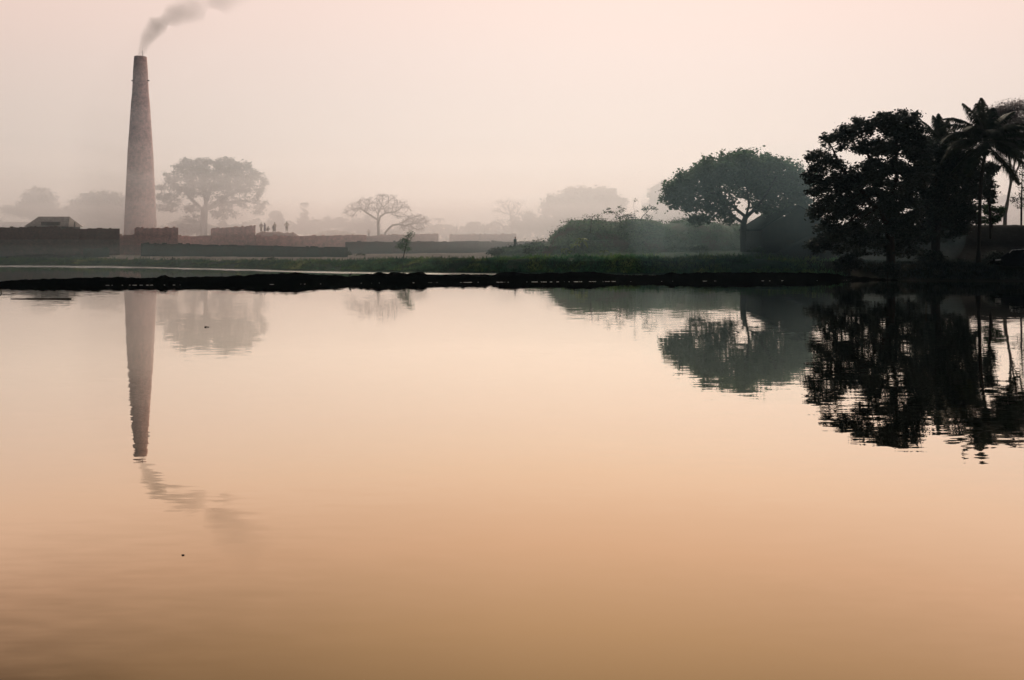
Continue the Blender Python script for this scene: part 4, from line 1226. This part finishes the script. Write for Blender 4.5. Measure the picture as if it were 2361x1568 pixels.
palm('coconut palm showing only its crown above the drooping dark tree', 82, (2208, 600), [(2207, 500), (2206, 420)], (2205, 342),
     [(100, 80, 3.4, 25), (200, 60, 3.6, 70), (40, 74, 3.4, 40), (0, 35, 3.8, 90), (170, 40, 3.6, 90), (80, 84, 3.4, 15), (160, 70, 3.4, 40), (20, 62, 3.2, 50), (5, 50, 3.6, 60), (190, 30, 3.4, 90), (350, 20, 3.4, 90), (140, 50, 3.2, 80), (260, 40, 3.2, 100), (320, 30, 3.2, 100), (120, 85, 2.8, 20)],
     .18, wl=.85, nl=100)
palm('hazy palm far off, right of the leaning bare tree', 245, (1030, 560), [(1029, 540)], (1028, 516),
     [(k_ * 40, 25 + 20 * (k_ % 2), 2.6, 100) for k_ in range(9)], .2, group=G_FAR, leafm=M['leaf_far'], tr_mat=M['bark'], wl=.8, nl=20)

# thin poles beyond the walls
for i, (c_, t_, lab) in enumerate(((1070, 515, 'leftmost thin pole above the pale flat-topped brick block'), (1118, 522, 'second thin pole above the pale flat-topped block'), (1134, 522, 'rightmost thin pole above the pale flat-topped block'))):
    a_ = WS(c_, 552, 165); b_ = WS(c_ + 1, t_, 165)
    mb = MB().tube([(0, 0, 0), (b_.x - a_.x, 0, b_.z - 1.2)], [.06, .035], n=6)
    ob = mb.build('pole', M['wood']); ob.location = (a_.x, 165, 1.2)
    tag(ob, lab, 'pole', 'thin poles behind the brick wall')

# ------------------------------------------------------------------ grass on the banks
def blades(P, h, w, m, name, label, lean=.35):
    n = len(P)
    an = rng.uniform(0, 2 * math.pi, n)
    s = np.stack([np.cos(an), np.sin(an), np.zeros(n)], 1) * (w * rng.uniform(.6, 1.3, n))[:, None]
    ln_ = rng.normal(0, lean, (n, 3)); ln_[:, 2] = 0
    hh = (h * rng.uniform(.5, 1.5, n))[:, None]
    t = P + np.array([0, 0, 1.0]) * hh + ln_ * hh
    md = P + np.array([0, 0, .55]) * hh + ln_ * hh * .3
    v = np.stack([P - s, P + s, md + s * .7, t, md - s * .7], 1).reshape(-1, 3)
    i = np.arange(n) * 5
    me_f = np.stack([i, i + 1, i + 2, i + 3, i + 4], 1)
    o_ = meshobj(name, v, me_f, m)
    return tag(o_, label, 'grass', kind='stuff')
def bank_pts(n, c0, c1, d0, d1):
    px = rng.uniform(c0, c1, n)
    D0 = np.interp(px, sh_px, sh_D)
    D = D0 + d0 + (d1 - d0) * rng.uniform(0, 1, n) ** 1.3
    x = (px - CX) / F * D
    z = terrain_h(x, D)
    k = z > .12
    # patchy cover
    k &= vnoise(x / 1.3, D / 1.3, 66) > .25
    return np.stack([x, D, z - .03], 1)[k]
blades(np.vstack([bank_pts(26000, -40, 760, .6, 7), bank_pts(36000, 740, 1900, .5, 6)]), .20, .035, M['grass'], 'grass', 'rough green grass along the far bank of the pond')
blades(np.vstack([bank_pts(3500, -40, 1950, .2, 1.2), bank_pts(5000, -40, 1950, 3.0, 7.5)]), .42, .05, M['grass'], 'grass', 'taller grass and reed tufts along the crest and water edge of the far bank')
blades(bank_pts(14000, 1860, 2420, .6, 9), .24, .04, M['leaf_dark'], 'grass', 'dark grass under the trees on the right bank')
sel = rng.choice(len(mva), 24000)
mp_ = mva[sel] + rng.normal(0, .14, (24000, 3)) * np.array([1, 1, 0])
ok = (mva[sel][:, 2] > 2.0) & (vnoise(mp_[:, 0] / 1.5, mp_[:, 2] / 1.0, 15) > .3)
blades(mp_[ok] - np.array([0, 0, .05]), .26, .05, M['grass_mound'], 'grass', 'short dusty green grass covering the mound', lean=.5)

cc_ = mva[rng.choice(len(mva), 420)]
cc_ = cc_[(cc_[:, 2] > 2.2)]
ct = np.repeat(cc_, 42, axis=0) + rng.normal(0, 1, (len(cc_) * 42, 3)) * np.array([.38, .38, .20]) * rng.uniform(.5, 1.9, (len(cc_), 1)).repeat(42, 0) + np.array([0, 0, .18])
v, f = leaf_mesh(ct, .17)
tag(meshobj('scrub', v, f, M['leaf_shrub']), 'low leafy scrub dotted over the grassy mound', 'scrub', kind='stuff')
# far woodland: one mass nobody could count
n = 9000
px = rng.uniform(-150, 2500, n)
hgt = 3 + 5 * vnoise(px / 60, px * 0, 91) + 4 * vnoise(px / 17, px * 0, 93)
D = rng.uniform(330, 400, n)
x = (px - CX) / F * D
C = np.stack([x, D, 1.8 + hgt * rng.uniform(0, 1, n) ** .6], 1)
v, f = leaf_mesh(C, 2.6)
tag(meshobj('woodland', v, f, M['leaf_far']), 'faint line of far-off woodland fading into the haze', 'woodland', kind='stuff')

# ------------------------------------------------------------------ people
def skin_body(joints, edges, radii):
    me = bpy.data.meshes.new('tmp')
    names = list(joints)
    me.from_pydata([joints[k] for k in names], [(names.index(a), names.index(b)) for a, b in edges], [])
    ob = bpy.data.objects.new('tmp', me); COL.objects.link(ob)
    md = ob.modifiers.new('s', 'SKIN')
    for i, k in enumerate(names):
        r_ = radii[k]
        me.skin_vertices[0].data[i].radius = r_ if hasattr(r_, '__len__') else (r_, r_)
        me.skin_vertices[0].data[i].use_root = (k == 'pelvis')
    sb = ob.modifiers.new('u', 'SUBSURF'); sb.levels = 1; sb.render_levels = 1
    dg = bpy.context.evaluated_depsgraph_get()
    res = bpy.data.meshes.new_from_object(ob.evaluated_get(dg))
    bpy.data.objects.remove(ob)
    vs = [v.co.copy() for v in res.vertices]; fs = [list(p.vertices) for p in res.polygons]
    bpy.data.meshes.remove(res)
    return vs, fs
def person(label, loc, h, face, shirt, lower, pose='stand', cap=None, skirt=True, group=None):
    """figure about h tall, facing angle face (0 = towards the camera)"""
    root = empty('person', loc, face); tag(root, label, 'person', group)
    k = h / 1.7
    J = {'pelvis': (0, 0, .92), 'belly': (0, -.01, 1.08), 'chest': (0, 0, 1.28), 'neckb': (0, .01, 1.42), 'neck': (0, 0, 1.49), 'head': (0, -.02, 1.58), 'crown': (0, 0, 1.66)}
    for s, n in ((-1, 'l'), (1, 'r')):
        J['sh' + n] = (s * .17, .0, 1.40); J['hip' + n] = (s * .09, 0, .88)
        J['kn' + n] = (s * (.10 + (.03 if pose == 'stride' else 0)), -.02 + (s * -.10 if pose == 'stride' else 0), .49); J['an' + n] = (s * .11, .03 + (s * -.16 if pose == 'stride' else 0), .08); J['to' + n] = (s * .13, -.12 + (s * -.16 if pose == 'stride' else 0), .035)
        if pose == 'hips':
            J['el' + n] = (s * .38, .06, 1.17); J['wr' + n] = (s * .20, -.03, 1.00); J['ha' + n] = (s * .15, -.09, .97)
        elif pose == 'fold':
            J['el' + n] = (s * .26, -.02, 1.12); J['wr' + n] = (s * .04, -.22, 1.14); J['ha' + n] = (s * -.05, -.24, 1.16)
        else:
            J['el' + n] = (s * .24, .02, 1.13); J['wr' + n] = (s * .25, -.05, .88); J['ha' + n] = (s * .245, -.07, .80)
    if pose == 'squat':
        J.update({'pelvis': (0, .12, .28), 'belly': (0, .06, .42), 'chest': (0, -.06, .60), 'neckb': (0, -.10, .72), 'neck': (0, -.13, .78), 'head': (0, -.17, .86), 'crown': (0, -.17, .94)})
        for s, n in ((-1, 'l'), (1, 'r')):
            J['sh' + n] = (s * .17, -.08, .70); J['hip' + n] = (s * .09, .10, .27); J['kn' + n] = (s * .18, -.24, .44); J['an' + n] = (s * .15, -.02, .08); J['to' + n] = (s * .17, -.16, .035)
            J['el' + n] = (s * .26, -.26, .52); J['wr' + n] = (s * .14, -.42, .40); J['ha' + n] = (s * .12, -.48, .36)
    Rr = {'pelvis': (.13, .10), 'belly': (.12, .09), 'chest': (.15, .10), 'neckb': .06, 'neck': .05, 'head': (.075, .09), 'crown': (.06, .07)}
    for n in 'lr':
        Rr.update({'sh' + n: .055, 'el' + n: .04, 'wr' + n: .028, 'ha' + n: (.035, .018), 'hip' + n: .09, 'kn' + n: .058, 'an' + n: .038, 'to' + n: .03})
    E = [('pelvis', 'belly'), ('belly', 'chest'), ('chest', 'neckb'), ('neckb', 'neck'), ('neck', 'head'), ('head', 'crown')]
    for n in 'lr':
        E += [('chest', 'sh' + n), ('sh' + n, 'el' + n), ('el' + n, 'wr' + n), ('wr' + n, 'ha' + n), ('pelvis', 'hip' + n), ('hip' + n, 'kn' + n), ('kn' + n, 'an' + n), ('an' + n, 'to' + n)]
    vs, fs = skin_body(J, E, Rr)
    mb = MB(); mb.v = vs; mb.f = fs
    for s, n in ((-1, 'l'), (1, 'r')):      # five fingers on each hand
        w, hd = Vector(J['wr' + n]), Vector(J['ha' + n])
        d = (hd - w).normalized(); sd_ = d.cross(Vector((0, 1, 0)))
        sd_ = sd_.normalized() if sd_.length > .1 else Vector((1, 0, 0))
        for q_, (off, ln_) in enumerate(((-.026, .055), (-.009, .068), (.009, .064), (.025, .05))):
            a_ = hd + sd_ * off
            mb.tube([a_, a_ + d * ln_ * .6, a_ + d * ln_ + Vector((0, -.02, -.005))], [.009, .008, .006], n=5)
        a_ = w.lerp(hd, .5) - sd_ * .03
        mb.tube([a_, a_ - sd_ * .025 + d * .02, a_ - sd_ * .03 + d * .05], [.011, .010, .007], n=5)
    hc = Vector(J['head'])
    mb.tube([hc + Vector((0, -.085, .03)), hc + Vector((0, -.115, -.01)), hc + Vector((0, -.09, -.025))], [.008, .016, .012], n=5)      # nose
    for s in (-1, 1):
        mb.blob(hc + Vector((s * .085, .0, .0)), (.015, .025, .035), n=6, m=4)           # ears
        mb.blob(hc + Vector((s * .03, -.085, .02)), (.012, .008, .008), n=6, m=4)        # eyes
    for q_ in range(len(mb.v)): mb.v[q_] = mb.v[q_] * k
    mb.build('body', M['skin'], root, smooth=True)
    # hair or cap
    c_ = (hc + Vector((0, .012, .045))) * k
    MB().blob(c_, (.092 * k, .105 * k, .085 * k), n=12, m=8).build('cap' if cap else 'hair', cap or M['hair'], root, smooth=True)
    # shirt: torso sleeve plus two arm sleeves
    def P_(q_): return Vector(J[q_]) * k
    mb = MB().tube([P_('pelvis') - Vector((0, 0, .10 * k)) if pose != 'squat' else P_('pelvis'), P_('pelvis'), P_('belly'), P_('chest'), P_('neckb') - Vector((0, 0, .01)), P_('neck') - Vector((0, 0, .03))],
                   [(.20 * k, .15 * k), (.185 * k, .145 * k), (.17 * k, .135 * k), (.205 * k, .14 * k), (.13 * k, .09 * k), (.06 * k, .06 * k)], n=14)
    for n in 'lr':
        mb.tube([P_('sh' + n), P_('sh' + n).lerp(P_('el' + n), .5), P_('el' + n), P_('el' + n).lerp(P_('wr' + n), .35)], [.078 * k, .066 * k, .06 * k, .054 * k], n=8)
    mb.build('shirt', shirt, root, smooth=True)
    mb = MB()
    if skirt and pose != 'squat':
        mb.tube([(0, 0, .97 * k), (0, 0, .85 * k), (0, -.01, .5 * k), (0, 0, .22 * k)], [(.16 * k, .12 * k), (.19 * k, .15 * k), (.19 * k, .16 * k), (.21 * k, .17 * k)], n=14)
        mb.build('lungi', lower, root, smooth=True)
    else:
        for n in 'lr':
            mb.tube([P_('pelvis').lerp(P_('hip' + n), .8) + Vector((0, 0, .03)), P_('hip' + n) - Vector((0, 0, .06 * k)), P_('kn' + n), P_('kn' + n).lerp(P_('an' + n), .8)], [.125 * k, .105 * k, .078 * k, .062 * k], n=10)
        mb.build('trousers', lower, root, smooth=True)
    return root
CL = {n: cloth(n, c_) for n, c_ in (('brown_cloth', (.10, .06, .045)), ('purple_cloth', (.09, .07, .16)), ('cream_cloth', (.42, .37, .28)), ('grey_cloth', (.16, .15, .13)), ('green_cloth', (.03, .05, .045)),
                                    ('dark_cloth', (.02, .02, .025)), ('red_cloth', (.28, .03, .03)), ('white_cloth', (.55, .53, .5)))}
G_P = 'people on the rubble heap'
def onheap(col, D=145.2):
    return col
def put(col, foot_row, D): 
    w = WS(col, foot_row, D); return (w.x, D, w.z)
person('person in brown at the left of the group on the rubble heap', put(612, 544.5, 139.2), 1.68, .3, CL['brown_cloth'], CL['brown_cloth'], group=G_P)
person('person in purple standing beside the one in brown on the rubble heap', put(620.5, 544.5, 139.4), 1.66, -.9, CL['purple_cloth'], CL['purple_cloth'], pose='fold', group=G_P)
person('person squatting between the standing pairs on the rubble heap', put(627, 542.5, 139.1), 1.6, 1.2, CL['grey_cloth'], CL['grey_cloth'], pose='squat', group=G_P)
person('short person in dark clothes in front of a taller one on the rubble heap', put(640.5, 545, 138.8), 1.30, .4, CL['green_cloth'], CL['grey_cloth'], group=G_P)
person('tall person in pale shirt behind the short dark one on the rubble heap', put(644, 544.5, 139.6), 1.75, -.3, CL['cream_cloth'], CL['grey_cloth'], group=G_P)
person('person in cream shirt with hands on hips at the right end of the rubble heap', put(672, 543.5, 139.0), 1.78, .2, CL['cream_cloth'], CL['grey_cloth'], pose='hips', skirt=False, group=G_P)
person('distant person with hands on hips standing left of the bare spreading tree', put(864, 557, 152), 1.62, 0, CL['cream_cloth'], CL['dark_cloth'], pose='hips', skirt=False)
pr = WS(1207.5, 584, 106)
person('person in dark clothes and red cap standing on the bank left of the mound', (pr.x, 106, pr.z), 1.62, .8, CL['green_cloth'], CL['green_cloth'], cap=CL['red_cloth'], skirt=False)
person('faint person in white by the steep left side of the mound', put(1291, 567, 140), 1.68, .5, CL['white_cloth'], CL['white_cloth'])

# bird on the bund
bb = WS(822.5, 651, 68.3)
bird = empty('bird', (bb.x, 67.9, bb.z - .02), .2); tag(bird, 'small dark bird perched upright on top of the mud bund', 'bird')
mb = MB().tube([(-.14, 0, .06), (-.08, 0, .16), (-.01, 0, .24), (.05, 0, .32), (.08, 0, .39), (.085, 0, .44), (.09, 0, .47)], [.012, .05, .08, .075, .035, .032, .012], n=10)
mb.tube([(.10, 0, .44), (.19, 0, .435)], [.014, .003], n=5)
for s in (-1, 1): mb.tube([(0, s * .03, .2), (.01, s * .03, 0)], .008, n=4)
mb.tube([(-.10, 0, .13), (-.26, 0, .0)], [.03, .02], n=6)
mb.build('body', M['feather'], bird, smooth=True)

# small things on the water
def floater(name, label, cat, col, row, build):
    D_ = yfromrow(S(row)); x_ = (S(col) - CX) / F * D_
    o_ = build(); o_.location = (x_, D_, 0); tag(o_, label, cat); return o_
floater('twig', 'small dark twig floating on the reflection of the big hazy tree', 'twig', 484.5, 767,
        lambda: MB().tube([(-.10, 0, .0), (-.02, .01, .03), (.11, 0, .01)], [.012, .018, .01], n=5).blob((-.06, 0, .02), (.04, .03, .03), n=6, m=4).build('twig', M['wood']))
floater('leaf', 'tiny dead leaf floating on the open water below the smoke reflection', 'leaf', 429, 1301.5,
        lambda: MB().blob((0, 0, .006), (.022, .010, .006), n=8, m=4).build('leaf', M['wood']))
floater('reflection_strip', 'dark strip modelled as a reflection on the water near the left edge below the bund', 'pole', 95, 701,  # thin solid strip stands in for the shed's dark reflection
        lambda: MB().tube([(-1.85, 0, .0), (-.6, .05, .015), (.6, .0, .01), (1.9, 0, .02)], [.03, .04, .05, .05], n=8).build('reflection_strip', M['wood']))
floater('stake', 'thin wooden stake standing in the dark water below the drooping tree', 'stake', 2170, 731,
        lambda: MB().tube([(0, 0, -1), (.01, 0, .55)], [.018, .012], n=6).build('stake', M['wood']))
floater('stake', 'bent stake poking from the water beneath the bund at the left edge of the photo', 'stake', 2, 686,
        lambda: MB().tube([(0, 0, -.5), (.02, 0, .1), (-.03, 0, .25)], [.04, .035, .02], n=6).build('stake', M['wood']))

# ------------------------------------------------------------------ air: thin haze everywhere, ground mist over the brickfield
def volbox(name, lo, hi, m, label=None, cat=None):
    c_ = [(a + b) / 2 for a, b in zip(lo, hi)]; d = [b - a for a, b in zip(lo, hi)]
    mb = MB().box((0, 0, 0), d)
    ob = mb.build(name, m); ob.location = c_
    return tag(ob, label, cat, kind='stuff')
volbox('haze', (-430, -55, -3), (430, 612, 62), volmat('haze_air', (.50, .78, 1.0), .00006, .5), 'thin warm haze filling the air over pond and brickfield', 'haze')
for k_, (top_, dn_, wd_) in enumerate(((3.5, .0009, 'topmost'), (2.7, .0012, 'lower'), (1.8, .0015, 'lowest'))):
    volbox('mist', (-320 - 2 * k_, 80 + k_, -2.2 - .1 * k_), (300 + 2 * k_, 133 - k_, top_), volmat('ground_mist', (.66, .84, .87), dn_, .5), wd_ + ' bluish mist lying over the far bank and the first stacks', 'mist')
volbox('mist', (-318, 84, -2.0), (298, 131, 13), volmat('bank_mist', (.80, .86, .89), .0020, .5), 'thin mist standing above the far bank', 'mist')
volbox('mist', (-322, 175, -2.2), (302, 262, 17), volmat('far_mist', (.96, .90, .90), .0026, .5), 'pale mist lying among the far hazy trees', 'mist')
for k_, (top_, dn_, cc_, wd_) in enumerate(((10, .0085, (.97, .90, .90), 'lowest and thickest'), (15, .0075, (.97, .90, .90), 'second'), (20, .0065, (.96, .90, .91), 'third'), (26, .0050, (.90, .89, .93), 'fourth'),
                                            (33, .0035, (.82, .87, .95), 'fifth'), (42, .0038, (.74, .86, 1.0), 'highest and thinnest'))):
    volbox('mist', (-330 - 3 * k_, 128 + .7 * k_, -2.4 - .1 * k_), (310 + 3 * k_, 174 - .7 * k_, top_), volmat('kiln_mist', cc_, dn_, .5), wd_ + ' layer of smoky mist hanging over the brickfield', 'mist')
for lb_, c_, r_, dn_ in (('faint blue cooking smoke hanging in front of the thatched hut', (28.5, 80.5, 4.5), (17, 8, 9), .0082), ('thin blue smoke drifting low over the grassy mound', (15, 93, 3), (24, 9, 7), .0030)):
    sm_ = MB().blob((0, 0, 0), r_, n=32, m=20).build('drifting_smoke', volmat('hut_smoke', (.62, .88, 1.0), dn_, .3))
    sm_.location = c_
    tag(sm_, lb_, 'smoke', kind='stuff')
